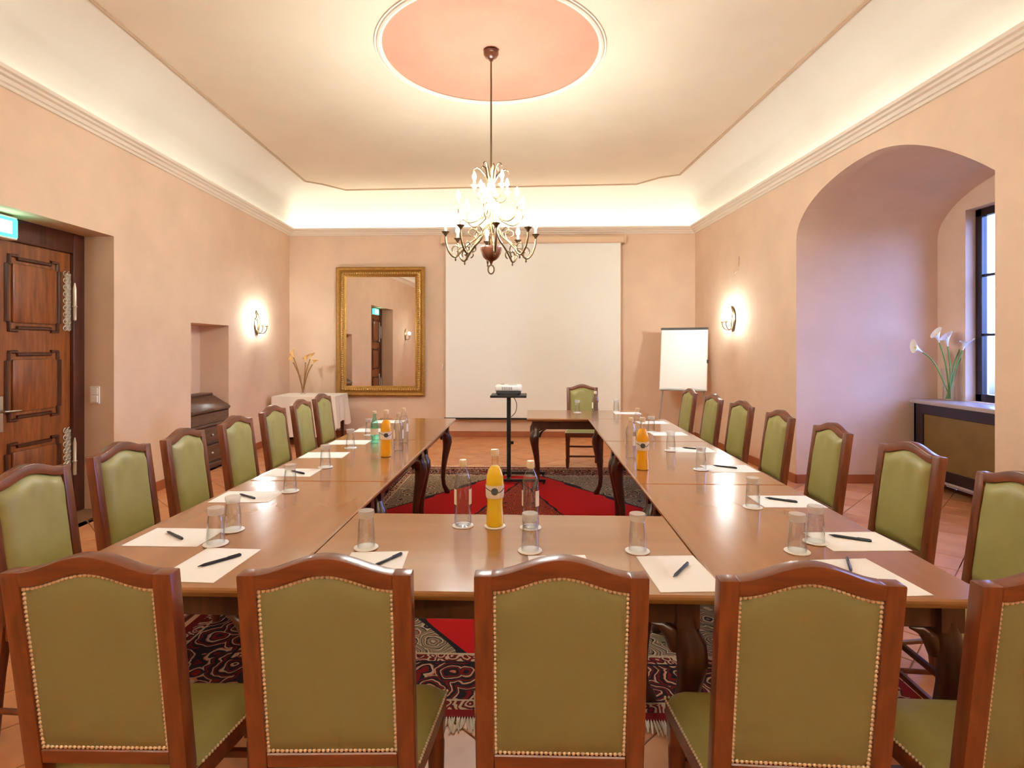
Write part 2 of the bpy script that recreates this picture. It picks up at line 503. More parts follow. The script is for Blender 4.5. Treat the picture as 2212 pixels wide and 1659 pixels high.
mb = MB()
for t0, t1 in ((YB, A0), (A1, 9.03)):
    mb.quad((xr(t0), t0, 0), (xr(t1), t1, 0), (xr(t1), t1, ZW), (xr(t0), t0, ZW))
NS = 44
tt = [A0 + (A1 - A0) * 0.5 * (1 - math.cos(math.pi * i / NS)) for i in range(NS + 1)]
for i in range(NS):
    a, b = tt[i], tt[i + 1]
    mb.quad((xr(a), a, arch(a)), (xr(b), b, arch(b)), (xr(b), b, ZW), (xr(a), a, ZW))
    mb.quad((xr(a), a, arch(a)), (AX, a, arch(a)), (AX, b, arch(b)), (xr(b), b, arch(b)))
for t in (A0, A1):
    mb.quad((xr(t), t, 0), (AX, t, 0), (AX, t, arch(t)), (xr(t), t, arch(t)))
tb = sorted(set(tt + [W0, W1]))
for i in range(len(tb) - 1):
    a, b = tb[i], tb[i + 1]
    if a >= W0 - 1e-6 and b <= W1 + 1e-6:
        mb.quad((AX, a, 0), (AX, b, 0), (AX, b, WZ0), (AX, a, WZ0))
        mb.quad((AX, a, WZ1), (AX, b, WZ1), (AX, b, arch(b)), (AX, a, arch(a)))
    else:
        mb.quad((AX, a, 0), (AX, b, 0), (AX, b, arch(b)), (AX, a, arch(a)))
JX = 4.86
for t in (W0, W1):
    mb.quad((AX, t, WZ0), (JX, t, WZ0), (JX, t, WZ1), (AX, t, WZ1))
for z in (WZ0, WZ1):
    mb.quad((AX, W0, z), (JX, W0, z), (JX, W1, z), (AX, W1, z))
tag(mb.build('wall_right', M['wall'], smooth=30, recalc=False), kind='structure')

# cornice with light trough, cove and ceiling
prof = [(0, 3.325), (0.022, 3.325), (0.03, 3.345), (0.05, 3.35), (0.062, 3.375), (0.09, 3.38), (0.1, 3.395), (0.128, 3.40), (0.135, 3.425), (0.125, 3.43), (0.115, 3.412), (0, 3.408)]
mb = MB()
rings = [[(x, y, z) for x, y in inset(d)] for d, z in prof]
for i in range(len(rings) - 1):
    for k in range(4):
        k2 = (k + 1) % 4
        mb.quad(rings[i][k], rings[i][k2], rings[i + 1][k2], rings[i + 1][k])
cornice = tag(mb.build('trim_1', M['cornice'], smooth=20), kind='structure')
cin = inset(0.035); cout = inset(0.085)
for k, side in enumerate(('rear', 'right', 'back', 'left')):
    k2 = (k + 1) % 4
    a, b, c, d = [Vector((*p, 3.416)) for p in (cin[k], cin[k2], cout[k2], cout[k])]
    mb = MB(); mb.hexa([a, b, c, d] + [p + Vector((0, 0, 0.008)) for p in (a, b, c, d)])
    mb.build('light_or_fill_strip', emis('cove_or_fill_strip_' + side, COVEC, COVE[side]), cornice, smooth=0)  # rear strip is unseen, added to brighten the near chairs and seats

ZC = 4.0
def ilx(t): return -3.05 - 0.02 * (t - 4.04)
def irx(t): return 2.60 - 0.03 * (t - 4.04)
PANEL = [[(ilx(-1.3), -1.3), (ilx(-1.5) + 0.28, -1.42), (ilx(-1.5) + 0.5, -1.75)],
         [(irx(-1.7) - 0.5, -1.75), (irx(-1.5) - 0.28, -1.42), (irx(-1.3), -1.3)],
         [(2.45, 8.10), (2.20, 8.24), (1.92, 8.58)],
         [(-2.66, 8.90), (-2.93, 8.58), (-3.14, 8.42)]]
inner = [p for c in PANEL for p in c]
outer = [CORN[i] for i in range(4) for _ in range(3)]
mb = MB()
K = 12; n = 12
vs = []
for k in range(K + 1):
    a = math.pi / 2 * k / K
    h = 1 - math.cos(a); v = math.sin(a)
    for i in range(n):
        vs.append((outer[i][0] + (inner[i][0] - outer[i][0]) * h, outer[i][1] + (inner[i][1] - outer[i][1]) * h, 3.405 + (ZC - 3.405) * v))
fs = []
for k in range(K):
    for i in range(n):
        i2 = (i + 1) % n
        fs.append((k * n + i, k * n + i2, (k + 1) * n + i2, (k + 1) * n + i))
mb.add(vs, fs)
cove_o = mb.build('ceiling_cove', M['cove'], smooth=50)
cove_o.name = 'trim_2'; tag(cove_o, kind='structure')

# ceiling panel with round recess
MC = (-0.18, 4.79); MR = 0.93
me = bpy.data.meshes.new('ceiling'); bm = bmesh.new()
o1 = [bm.verts.new((x, y, ZC)) for x, y in inner]
o2 = [bm.verts.new((MC[0] + MR * math.cos(2 * math.pi * i / 96), MC[1] + MR * math.sin(2 * math.pi * i / 96), ZC)) for i in range(96)]
eds = [bm.edges.new((L[i], L[(i + 1) % len(L)])) for L in (o1, o2) for i in range(len(L))]
bmesh.ops.triangle_fill(bm, use_beauty=True, use_dissolve=False, edges=eds)
for f in [f for f in bm.faces if (f.calc_center_median().xy - Vector(MC)).length < MR * 0.97 and all((v.co.xy - Vector(MC)).length < MR + 1e-3 for v in f.verts)]:
    bm.faces.remove(f)
bm.to_mesh(me); bm.free(); me.materials.append(M['ceil'])
ceil_o = bpy.data.objects.new('ceiling', me); COL.objects.link(ceil_o); tag(ceil_o, kind='structure')
mb = MB()
mb.lathe([(MR, ZC), (MR - 0.005, ZC + 0.012)] + [(MR * math.cos(a) * 0.995 + 1e-4, ZC + 0.012 + 0.028 * math.sin(a)) for a in [math.pi / 2 * i / 10 for i in range(1, 11)]], 96, (MC[0], MC[1], 0), False)
mb.build('medallion', M['salmon'], ceil_o, smooth=60)
mb = MB()
mb.lathe([(MR - 0.012, ZC + 0.004), (MR - 0.006, ZC - 0.014), (MR + 0.012, ZC - 0.02), (MR + 0.03, ZC - 0.014), (MR + 0.036, ZC - 0.006), (MR + 0.05, ZC - 0.008), (MR + 0.056, ZC + 0.002)], 96, (MC[0], MC[1], 0), False)
mb.build('ring_moulding', M['cornice'], ceil_o, smooth=30)
mb = MB()
mb.tube([(x, y, ZC - 0.002) for x, y in inner], 0.017, 6, closed=True)
tag(mb.build('trim_3', M['bead'], smooth=40), kind='structure')

# skirting
def skirt(name, pts, h=0.095, d=0.016):
    mb = MB()
    for (a, b, nx, ny) in pts:
        mb.hexa([(a[0], a[1], 0), (b[0], b[1], 0), (b[0] + nx * d, b[1] + ny * d, 0), (a[0] + nx * d, a[1] + ny * d, 0),
                 (a[0], a[1], h), (b[0], b[1], h), (b[0] + nx * d * 0.6, b[1] + ny * d * 0.6, h), (a[0] + nx * d * 0.6, a[1] + ny * d * 0.6, h)])
    tag(mb.build(name, M['base'], smooth=0), kind='structure')
def L(t): return (xl(t), t)
def Rr(t): return (xr(t), t)
skirt('baseboard_left', [(L(YB), L(T0), 1, 0), (L(T1), L(N0), 1, 0), (L(N1), L(9.24), 1, 0)])
skirt('baseboard_right', [(Rr(YB), Rr(A0), -1, 0), (Rr(A1), Rr(9.02), -1, 0), ((xr(A1), A1), (AX, A1), 0, -1)])
skirt('baseboard_back', [(BL, BR, 0, -1)])
skirt('baseboard_rear', [(FL, FR, 0, 1)])

# floor: bedding slab and diagonal terracotta tiles
mb = MB()
mb.prism([FL, FR, BR, BL], -0.1, -0.004)
mb.box(3.0, AX, A0, A1, -0.1, -0.004)
mb.box(-4.05, -3.55, T0, T1, -0.1, 0.0)
mb.box(-4.05, -3.6, N0, N1, -0.1, 0.0)
floor = tag(mb.build('floor', M['grout'], smooth=0), kind='structure')
def clip(poly, region):
    out = poly
    m = len(region)
    for i in range(m):
        a = region[i]; b = region[(i + 1) % m]
        def side(p): return (b[0] - a[0]) * (p[1] - a[1]) - (b[1] - a[1]) * (p[0] - a[0])
        res = []
        for j in range(len(out)):
            p, q = out[j - 1], out[j]
            sp_, sq = side(p), side(q)
            if sp_ >= 0 > sq or sq >= 0 > sp_:
                k = sp_ / (sp_ - sq)
                res.append((p[0] + (q[0] - p[0]) * k, p[1] + (q[1] - p[1]) * k))
            if sq >= 0: res.append(q)
        out = res
        if len(out) < 3: return []
    return out
TS = 0.30; GAP = 0.006
def tile_mesh(poly, name='tile'):
    m_ = MB(); n_ = len(poly)
    cx = sum(p[0] for p in poly) / n_; cy = sum(p[1] for p in poly) / n_
    inn = [(cx + (x - cx) * 0.975, cy + (y - cy) * 0.975) for x, y in poly]
    vs_ = [(x, y, -0.006) for x, y in poly] + [(x, y, -0.002) for x, y in poly] + [(x, y, 0.0) for x, y in inn]
    fs_ = [tuple(range(2 * n_, 3 * n_))]
    for l in (0, 1):
        fs_ += [(l * n_ + i, l * n_ + (i + 1) % n_, (l + 1) * n_ + (i + 1) % n_, (l + 1) * n_ + i) for i in range(n_)]
    m_.add(vs_, fs_)
    return m_
hd = (TS - GAP) / 2 * math.sqrt(2)
full = [(hd, 0), (0, hd), (-hd, 0), (0, -hd)]
RUG = (0.05, 4.5, 1.72, 2.3, R(-1.5))
def under_rug(x, y):
    dx, dy = x - RUG[0], y - RUG[1]
    return abs(dx) < RUG[2] - 0.3 and abs(dy) < RUG[3] - 0.3
tiles = []
step = TS / math.sqrt(2)
for region in ([FL, FR, BR, BL], [(xr(A0), A0), (AX, A0), (AX, A1), (xr(A1), A1)]):
    xs = [p[0] for p in region]; ys = [p[1] for p in region]
    for i in range(-60, 60):
        for j in range(-60, 60):
            if (i + j) % 2: continue
            cx, cy = i * step - 0.02, j * step + 0.07
            if cx < min(xs) - 0.3 or cx > max(xs) + 0.3 or cy < min(ys) - 0.3 or cy > max(ys) + 0.3: continue
            if under_rug(cx, cy): continue
            poly = [(cx + x, cy + y) for x, y in full]
            q = clip(poly, region)
            if len(q) < 3: continue
            area = abs(sum(q[k - 1][0] * q[k][1] - q[k][0] * q[k - 1][1] for k in range(len(q)))) / 2
            if area < 0.0008: continue
            whole = abs(area - 2 * hd * hd) < 1e-6
            vis = cy > 1.5 and abs(cx) < cy * 0.95 + 0.2
            tiles.append((0 if vis else 1, math.hypot(cx, cy), cx, cy, q, whole))
tiles.sort(key=lambda r: (r[0], r[1]))
proto_tile = None
rest = MB()
for k, (nv, dist, cx, cy, q, whole) in enumerate(tiles):
    if k < 290 and nv == 0:
        if whole:
            if proto_tile is None:
                proto_tile = tile_mesh(full).build('tile', M['tile'], floor, smooth=0)
                o = proto_tile
            else:
                o = proto_tile.copy(); COL.objects.link(o)
            o.location = (cx, cy, 0)
        else:
            o = tile_mesh([(x - cx, y - cy) for x, y in q]).build('tile', M['tile'], floor, smooth=0)
            o.location = (cx, cy, 0)
    else:
        t_ = tile_mesh(q); rest.add(t_.v, t_.f)
tag(rest.build('tile_field', M['tile'], floor, smooth=0), kind='stuff')

# window in the alcove
win = MB()
fx0, fx1 = 4.72, 4.78
fw = 0.075
win.box(fx0, fx1, W0, W0 + fw, WZ0, WZ1); win.box(fx0, fx1, W1 - fw, W1, WZ0, WZ1)
win.box(fx0, fx1, W0, W1, WZ0, WZ0 + fw); win.box(fx0, fx1, W0, W1, WZ1 - fw, WZ1)
wm = 0.5 * (W0 + W1)
win.box(fx0 - 0.01, fx1, wm - 0.05, wm + 0.05, WZ0, WZ1)
window = tag(win.build('window_1', M['blackwood'], bevel=0.004), kind='structure')
for s in (0, 1):
    y0, y1 = (W0 + fw, wm - 0.05) if s == 0 else (wm + 0.05, W1 - fw)
    z0, z1 = WZ0 + fw, WZ1 - fw
    bars = [z0 + (z1 - z0) * k / 3 for k in (1, 2)]
    for zb in bars:
        MB().box(fx0 + 0.015, fx1 - 0.01, y0, y1, zb - 0.012, zb + 0.012).build('glazing_bar', M['blackwood'], window)
    edges = [z0] + bars + [z1]
    for k in range(3):
        MB().box(4.752, 4.756, y0, y1, edges[k] + 0.012 * (k > 0), edges[k + 1] - 0.012 * (k < 2)).build('pane', M['pane'], window, smooth=0)

# ------------------------------------------------------------------ door in the left wall
dx = xl(4.2) - 0.31
frame = MB()
frame.box(dx - 0.045, dx + 0.03, T1 - 0.13, T1, 0, TZ)
frame.box(dx - 0.045, dx + 0.03, T0, T0 + 0.13, 0, TZ)
frame.box(dx - 0.045, dx + 0.03, T0 + 0.13, T1 - 0.13, 2.31, TZ)
door = tag(frame.build('door_1', M['doordark'], bevel=0.008, seg=2), kind='structure')
lw = (T1 - T0 - 0.26) / 2
def door_leaf(y0, y1, hinge_far):
    leaf = MB().box(dx - 0.04, dx, y0, y1, 0.01, 2.31).build('leaf', M['doorwood'], door, bevel=0.004)
    for (z0, z1) in ((1.61, 2.20), (0.90, 1.44), (0.15, 0.71)):
        a, b = y0 + 0.10, y1 - 0.11
        MB().box(dx - 0.005, dx + 0.018, a + 0.06, b - 0.06, z0 + 0.06, z1 - 0.06).build('panel', M['doorwood'], leaf, bevel=0.012, seg=2)
        e = 0.035
        path = [(a + e, z0), (a + 3 * e, z0), (a + 3 * e, z0 + e * 0.6), (b - 3 * e, z0 + e * 0.6), (b - 3 * e, z0), (b - e, z0), (b - e, z0 + 2 * e), (b, z0 + 2 * e) if False else (b - e * 0.4, z0 + 2 * e),
                (b - e * 0.4, z1 - 2 * e), (b - e, z1 - 2 * e), (b - e, z1), (b - 3 * e, z1), (b - 3 * e, z1 - e * 0.6), (a + 3 * e, z1 - e * 0.6), (a + 3 * e, z1), (a + e, z1), (a + e, z1 - 2 * e), (a + e * 0.4, z1 - 2 * e), (a + e * 0.4, z0 + 2 * e), (a + e, z0 + 2 * e)]
        MB().tube([(dx + 0.004, y, z) for y, z in path], 0.016, 6, closed=True).build('panel_moulding', M['doordark'], leaf, smooth=30)
    he = y1 if hinge_far else y0
    sg = -1 if hinge_far else 1
    for zc in (1.88, 0.50):
        m_ = MB()
        m_.box(dx, dx + 0.004, min(he, he + sg * 0.06), max(he, he + sg * 0.06), zc - 0.25, zc + 0.25)
        for k in range(9):
            z = zc - 0.24 + k * 0.06
            for sx in (0.02, 0.06):
                pts = [(dx + 0.007, he + sg * (sx + 0.028 * math.sin(a) * (1 - a / 9)), z + 0.026 * math.cos(a) * (1 - a / 9)) for a in [i * 0.5 for i in range(14)]]
                m_.tube(pts, 0.005, 4)
        hg = m_.build('hinge', M['iron'], leaf)
        pin = MB(); pin.lathe([(0.004, -0.17), (0.014, -0.16), (0.014, -0.05), (0.02, -0.04), (0.014, -0.03), (0.014, 0.12), (0.006, 0.17)], 10, (dx + 0.03, he + 0.012 * (-sg), zc))
        pin.build('hinge_pin', M['iron'], leaf)
    if hinge_far:
        m_ = MB(); m_.box(dx, dx + 0.008, y0 + 0.035, y0 + 0.085, 0.82, 1.10)
        m_.tube([(dx, y0 + 0.06, 0.98), (dx + 0.05, y0 + 0.06, 0.98), (dx + 0.055, y0 + 0.075, 0.98), (dx + 0.055, y0 + 0.19, 0.975)], 0.010, 8)
        m_.build('handle', M['steel'], leaf, bevel=0.002)
    return leaf
door_leaf(T1 - 0.13 - lw, T1 - 0.13, True)
door_leaf(T0 + 0.13, T0 + 0.13 + lw, False)

# exit sign under the lintel
ex = empty('exit_sign', (dx + 0.07, 4.1, 2.30), 0, 'glowing green emergency exit sign box above the carved wooden door', 'sign')
MB().box(-0.04, 0.05, -0.19, 0.19, 0.0, 0.175).build('housing', M['whiteplastic'], ex, bevel=0.008, seg=2)
MB().box(0.05, 0.056, -0.178, 0.178, 0.015, 0.16).build('face', M['exitface'], ex, bevel=0.002)
MB().box(0.0, 0.045, 0.19, 0.194, 0.02, 0.155).build('end_lens', M['exitface'], ex)
a_ = MB()
a_.prism([(-0.14, 0.04), (0.10, 0.04), (0.10, 0.135), (-0.14, 0.135)], 0.0, 0.003)
a_.xform(lambda x, y, z: (0.057 + z, x + 0.03, y))
a_.build('lit_centre', M['exitwhite'], ex, smooth=0)

sw = empty('light_switch', (-3.81, T1, 1.04), 0, 'white double light switch on the door reveal', 'light switch')
MB().box(-0.045, 0.045, -0.012, 0.0, -0.08, 0.08).build('plate', M['whiteplastic'], sw, bevel=0.004)
for z in (-0.036, 0.036):
    MB().box(-0.03, 0.03, -0.018, -0.010, z - 0.03, z + 0.03).build('rocker', M['white'], sw, bevel=0.002)

# ------------------------------------------------------------------ rug
rug = empty('oriental_rug', (RUG[0], RUG[1], 0), RUG[4], 'red oriental rug with dark patterned borders under the tables', 'rug')
MB().box(-RUG[2], RUG[2], -RUG[3], RUG[3], 0.001, 0.009).build('pile', rug_mat(RUG[2], RUG[3]), rug, smooth=0)
fr = MB()
for sgn in (-1, 1):
    k = 0
    x = -RUG[2]
    while x < RUG[2]:
        L_ = 0.075 + rnd.uniform(-0.015, 0.02)
        ox = rnd.uniform(-0.018, 0.018)
        y0 = sgn * RUG[3]
        fr.tube([(x, y0 - sgn * 0.005, 0.006), (x + ox * 0.4, y0 + sgn * L_ * 0.5, 0.007), (x + ox, y0 + sgn * L_, 0.004)], [0.0035, 0.005, 0.0025], 4)
        x += 0.0105
tag(fr.build('fringe', M['fringe'], rug, smooth=60), kind='stuff')

# ------------------------------------------------------------------ tables
TC = (-0.042, 1.64); TROT = R(-2.0)
TW, TL, TH = 0.78, 1.34, 0.75
def tpos(u, v):
    c, s = math.cos(TROT), math.sin(TROT)
    return (TC[0] + u * c - v * s, TC[1] + u * s + v * c)
def cabriole(sx, sy):
    m_ = MB()
    st = [(0.655, 0.0, 0.030), (0.60, 0.004, 0.033), (0.565, 0.016, 0.041), (0.52, 0.022, 0.040), (0.45, 0.012, 0.032), (0.36, -0.006, 0.026), (0.26, -0.022, 0.021), (0.16, -0.028, 0.018), (0.09, -0.018, 0.0175), (0.045, 0.004, 0.020), (0.014, 0.022, 0.024), (0.0, 0.026, 0.022)]
    m_.tube([(sx * o * 0.75, sy * o * 0.75, z) for z, o, r in st], [r * 1.2 for z, o, r in st], 10)
    m_.box(-0.034, 0.034, -0.034, 0.034, 0.625, 0.725)
    for (ux, uy) in ((-sx, 0), (0, -sy)):     # scrolled ears beside the knee
        pts = [(ux * d, uy * d, z) for d, z in ((0.025, 0.55), (0.045, 0.60), (0.075, 0.622), (0.105, 0.625))]
        m_.tube(pts, [0.026, 0.026, 0.016, 0.005], 8)
    return m_
def make_table():
    root = empty('conference_table', (0, 0, 0), 0, 'x', 'table')
    hx, hy = TL / 2, TW / 2
    t_ = MB()
    g = 0.0015
    ring = [(0.0, 0.735), (0.0, 0.748), (0.006, 0.75)]
    for ins, z in ((0.012, 0.722), (0.004, 0.728), (0.0, 0.736), (0.0, 0.743), (0.005, 0.75)):
        pass
    lv = [(0.014, 0.720), (0.012, 0.727), (0.003, 0.731), (0.0, 0.738), (0.001, 0.745), (0.007, 0.75)]
    vs_ = []
    for ins, z in lv:
        i_ = ins + g
        vs_ += [(-hx + i_, -hy + i_, z), (hx - i_, -hy + i_, z), (hx - i_, hy - i_, z), (-hx + i_, hy - i_, z)]
    fs_ = [(3, 2, 1, 0), tuple(4 * (len(lv) - 1) + k for k in range(4))]
    for l in range(len(lv) - 1):
        fs_ += [(4 * l + k, 4 * l + (k + 1) % 4, 4 * l + 4 + (k + 1) % 4, 4 * l + 4 + k) for k in range(4)]
    t_.add(vs_, fs_)
    t_.build('table_top', M['tabletop_x'], root, smooth=25)
    ix, iy = hx - 0.095, hy - 0.095
    for sy in (-1, 1):
        MB().box(-ix, ix, sy * iy - 0.011, sy * iy + 0.011, 0.63, 0.722).build('apron', M['darkwood'], root, bevel=0.003)
    for sx in (-1, 1):
        MB().box(sx * ix - 0.011, sx * ix + 0.011, -iy, iy, 0.63, 0.722).build('apron', M['darkwood'], root, bevel=0.003)
    for sx in (-1, 1):
        for sy in (-1, 1):
            l_ = cabriole(sx, sy).build('leg', M['darkwood'], root, smooth=50)
            l_.location = (sx * ix, sy * iy, 0)
    return root
tproto = make_table()
units = [(0, TW / 2, 0, 'glossy walnut table closing the near end behind the front chairs')]
for k, w in enumerate(('nearest', 'middle', 'farthest')):
    units.append((-0.67 - TW / 2, (k + 0.5) * TL, 90, f'{w} glossy walnut table of the left-hand row'))
    units.append((0.67 + TW / 2, (k + 0.5) * TL, 90, f'{w} glossy walnut table of the right-hand row'))
units.append((0.05 + TL / 2, 3 * TL + TW / 2, 0, 'walnut head table at the far end before the projection screen'))
for k, (u, v, rz, lab) in enumerate(units):
    o = tproto if k == 0 else copy_tree(tproto)
    x, y = tpos(u, v)
    place(o, (x, y, 0), TROT + R(rz), lab, 'conference tables in a rectangle')
    for c_ in o.children:
        if c_.name.startswith('leg'):
            w_ = Matrix.Rotation(TROT + R(rz), 3, 'Z') @ c_.location + Vector((x, y, 0))
            if abs(w_.x - RUG[0]) < RUG[2] and abs(w_.y - RUG[1]) < RUG[3]:
                c_.location.z = 0.0095; c_.scale = (1, 1, 0.987)

# ------------------------------------------------------------------ chairs
CW = 0.197            # half width of the back
def ctop(x):
    s = min(1, abs(x) / (CW * 0.86))
    return 0.962 + 0.040 * (0.5 + 0.5 * math.cos(math.pi * s))
IW = 0.156
def itop(x):
    s = min(1, abs(x) / (IW * 0.93))
    return 0.927 + 0.034 * (0.5 + 0.5 * math.cos(math.pi * s)) ** 0.9
ZI0 = 0.515
def lean(x, y, z):
    if z > 0.46: return (x, y - (z - 0.46) * 0.135, z)
    return (x, y - (0.46 - z) * 0.10, z)
YBK = -0.195
def make_chair():
    root = empty('dining_chair', (0, 0, 0), 0, 'x', 'chair', 'green leather conference chairs')
    for sx in (-1, 1):
        m_ = MB()
        levels = [0.0, 0.12, 0.25, 0.36, 0.46, 0.55, 0.7, 0.85]
        for i in range(len(levels)):
            pass
        x0, x1 = (IW - 0.002, CW) if sx > 0 else (-CW, -IW + 0.002)
        vs_ = []
        for z in levels + [None]:
            if z is None:
                za, zb = ctop(x0) , ctop(x1)
            else: za = zb = z
            tap = 0.006 if (z is not None and z < 0.3) else 0.0
            a = x0 + (tap if sx > 0 else tap); b_ = x1 - tap
            vs_ += [(a, YBK - 0.021, za), (b_, YBK - 0.021, zb), (b_, YBK + 0.021, zb), (a, YBK + 0.021, za)]
        nl = len(levels) + 1
        fs_ = [(3, 2, 1, 0), tuple(4 * (nl - 1) + k for k in range(4))]
        for l in range(nl - 1):
            fs_ += [(4 * l + k, 4 * l + (k + 1) % 4, 4 * l + 4 + (k + 1) % 4, 4 * l + 4 + k) for k in range(4)]
        m_.add(vs_, fs_); m_.xform(lean)
        m_.build('back_post', M['chairwood'], root, bevel=0.004, seg=2)
    # serpentine top rail
    m_ = MB(); n_ = 28; vs_ = []; fs_ = []
    for i in range(n_ + 1):
        x = -IW + 2 * IW * i / n_
        zb = itop(x) + 0.0 if abs(x) < IW else itop(x)
        vs_ += [(x, YBK - 0.021, zb), (x, YBK - 0.021, ctop(x)), (x, YBK + 0.021, ctop(x)), (x, YBK + 0.021, zb)]
    for i in range(n_):
        for k in range(4):
            fs_.append((4 * i + k, 4 * i + (k + 1) % 4, 4 * i + 4 + (k + 1) % 4, 4 * i + 4 + k))
    fs_ += [(0, 1, 2, 3), tuple(4 * n_ + k for k in (3, 2, 1, 0))]
    m_.add(vs_, fs_); m_.xform(lean)
    m_.build('top_rail', M['chairwood_x'], root, bevel=0.003, seg=2)
    MB().box(-IW, IW, YBK - 0.018, YBK + 0.018, 0.478, ZI0).xform(lean).build('bottom_rail', M['chairwood_x'], root, bevel=0.003)
    # upholstery
    def panel(sgn, bulge):
        def fn(u, v):
            x = -IW + 2 * IW * u
            z = ZI0 + (itop(x) - ZI0) * v
            e = min(1, min(u, 1 - u) / 0.16); e2 = min(1, min(v, 1 - v) / 0.13)
            f = (1 - (1 - e) ** 2.4) * (1 - (1 - e2) ** 2.4)
            pl = 0.0
            if sgn > 0 and v > 0.72:
                pl = 0.0035 * math.sin(u * 19) * math.sin((v - 0.72) / 0.28 * math.pi)
            return lean(x, YBK + sgn * (0.010 + bulge * f + pl), z)
        return fn
    MB().grid(panel(1, 0.026), 22, 26).build('backrest', M['leather'], root, smooth=80)
    MB().grid(panel(-1, 0.012), 18, 22).build('back_panel', M['leatherback'], root, smooth=80)
    # nail trim around the rear panel
    path = []
    i_ = 0.005
    xs_ = IW - i_
    for k in range(40): 
        x = -xs_ + 2 * xs_ * k / 39; path.append((x, itop(x) - i_))
    for k in range(1, 40): path.append((xs_, itop(xs_) - i_ + (ZI0 + i_ - itop(xs_) + i_) * k / 39))
    for k in range(1, 40): path.append((xs_ - 2 * xs_ * k / 39, ZI0 + i_))
    for k in range(1, 39): path.append((-xs_, ZI0 + i_ + (itop(xs_) - i_ - ZI0 - i_) * k / 39))
    def walk(path, stepd, closed=True):
        out = []; acc = 0
        P = path + ([path[0]] if closed else [])
        for a, b_ in zip(P, P[1:]):
            d = math.dist(a, b_)
            while acc <= d and d > 0:
                out.append(tuple(a[k] + (b_[k] - a[k]) * acc / d for k in range(len(a)))); acc += stepd
            acc -= d
        return out
    nl_ = MB()
    for (x, z) in walk(path, 0.0108):
        px, py, pz = lean(x, YBK - 0.0125, z)
        vs_ = [(px + 0.0055 * math.cos(a), py, pz + 0.0055 * math.sin(a)) for a in [k * math.pi / 3 for k in range(6)]]
        vs_ += [(px + 0.0041 * math.cos(a), py - 0.003, pz + 0.0041 * math.sin(a)) for a in [k * math.pi / 3 for k in range(6)]]
        vs_ += [(px, py - 0.0045, pz)]
        nl_.add(vs_, [(k, (k + 1) % 6, 6 + (k + 1) % 6, 6 + k) for k in range(6)] + [(6 + k, 6 + (k + 1) % 6, 12) for k in range(6)])
    tag(nl_.build('nail_trim', M['nail'], root, smooth=80), kind='stuff')
    # seat
    yb_, yf = YBK + 0.02, 0.14
    wb, wf = 0.192, 0.232
    def seat_pt(u, v, z):
        y = yb_ + (yf - yb_) * v
        w = wb + (wf - wb) * v
        return ((2 * u - 1) * w, y, z)
    def fn(u, v):
        e = min(1, min(u, 1 - u) / 0.12); e2 = min(1, min(v, 1 - v) / 0.12)
        f = (1 - (1 - e) ** 2.5) * (1 - (1 - e2) ** 2.5)
        return seat_pt(u, v, 0.437 + 0.042 * f)
    MB().grid(fn, 20, 20).build('seat', M['leather'], root, smooth=80)
    m_ = MB()
    for pts in (((wb - 0.03, yb_), (wb, yb_), (wf, yf), (wf - 0.03, yf)),):
        for s in (1, -1):
            P = [(s * x, y) for x, y in pts]
            m_.prism(P if s > 0 else P[::-1], 0.385, 0.438)
    m_.prism([(-wf + 0.03, yf - 0.03), (wf - 0.03, yf - 0.03), (wf - 0.03, yf), (-wf + 0.03, yf)], 0.385, 0.438)
    m_.prism([(-wb + 0.03, yb_), (wb - 0.03, yb_), (wb - 0.03, yb_ + 0.025), (-wb + 0.03, yb_ + 0.025)], 0.385, 0.438)
    m_.build('seat_frame', M['chairwood_x'], root, bevel=0.003)
    sn = MB()
    spath = [(-wb - 0.002, yb_ + 0.02, 0), (-wf - 0.002, yf + 0.002, 0), (wf + 0.002, yf + 0.002, 0), (wb + 0.002, yb_ + 0.02, 0)]
    for (x, y, _) in walk(spath, 0.0108, False):
        sn.sphere((x, y, 0.439), 0.0042, 6, 4)
    tag(sn.build('seat_nail_trim', M['nail'], root, smooth=80), kind='stuff')
    for sx in (-1, 1):
        m_ = MB()
        cx, cy = sx * (wf - 0.028), yf - 0.028
        m_.tube([(cx, cy, 0.0), (cx, cy, 0.06), (cx, cy, 0.11), (cx, cy, 0.13), (cx, cy, 0.2), (cx, cy, 0.31), (cx, cy, 0.34)], [0.018, 0.022, 0.025, 0.02, 0.023, 0.025, 0.02], 12)
        m_.box(cx - 0.024, cx + 0.024, cy - 0.024, cy + 0.024, 0.33, 0.386)
        m_.build('front_leg', M['chairwood'], root, smooth=40)
        pts = [(sx * (wf - 0.028), yf - 0.028, 0.12), (sx * (CW - 0.02), YBK - 0.03, 0.12)]
        MB().tube(pts, 0.011, 8).build('stretcher', M['chairwood_x'], root, smooth=50)
    for z in (0.15, 0.27):
        MB().box(-wf + 0.028, wf - 0.028, yf - 0.037, yf - 0.019, z - 0.011, z + 0.011).build('stretcher', M['chairwood_x'], root, bevel=0.002)
    return root
cproto = make_chair()
chairs = []
front = [(-0.968, 1.545, -1), (-0.428, 1.535, 0.5), (0.118, 1.525, -1.5), (0.675, 1.490, -4), (1.225, 1.465, -3)]
fl = ['green chair nearest the camera, leftmost of the front row seen from behind', 'front-row green chair seen from behind, second from the left',
      'front-row green chair seen from behind, middle of the five', 'front-row green chair seen from behind, second from the right', 'front-row green chair cut off by the right picture edge']
for (x, y, a), lab in zip(front, fl):
    chairs.append((x, y, R(a), lab))
rc = [(1.90, 2.13), (1.915, 2.72), (1.93, 3.44), (1.95, 4.14), (1.97, 4.86), (1.965, 5.53), (1.965, 6.28)]
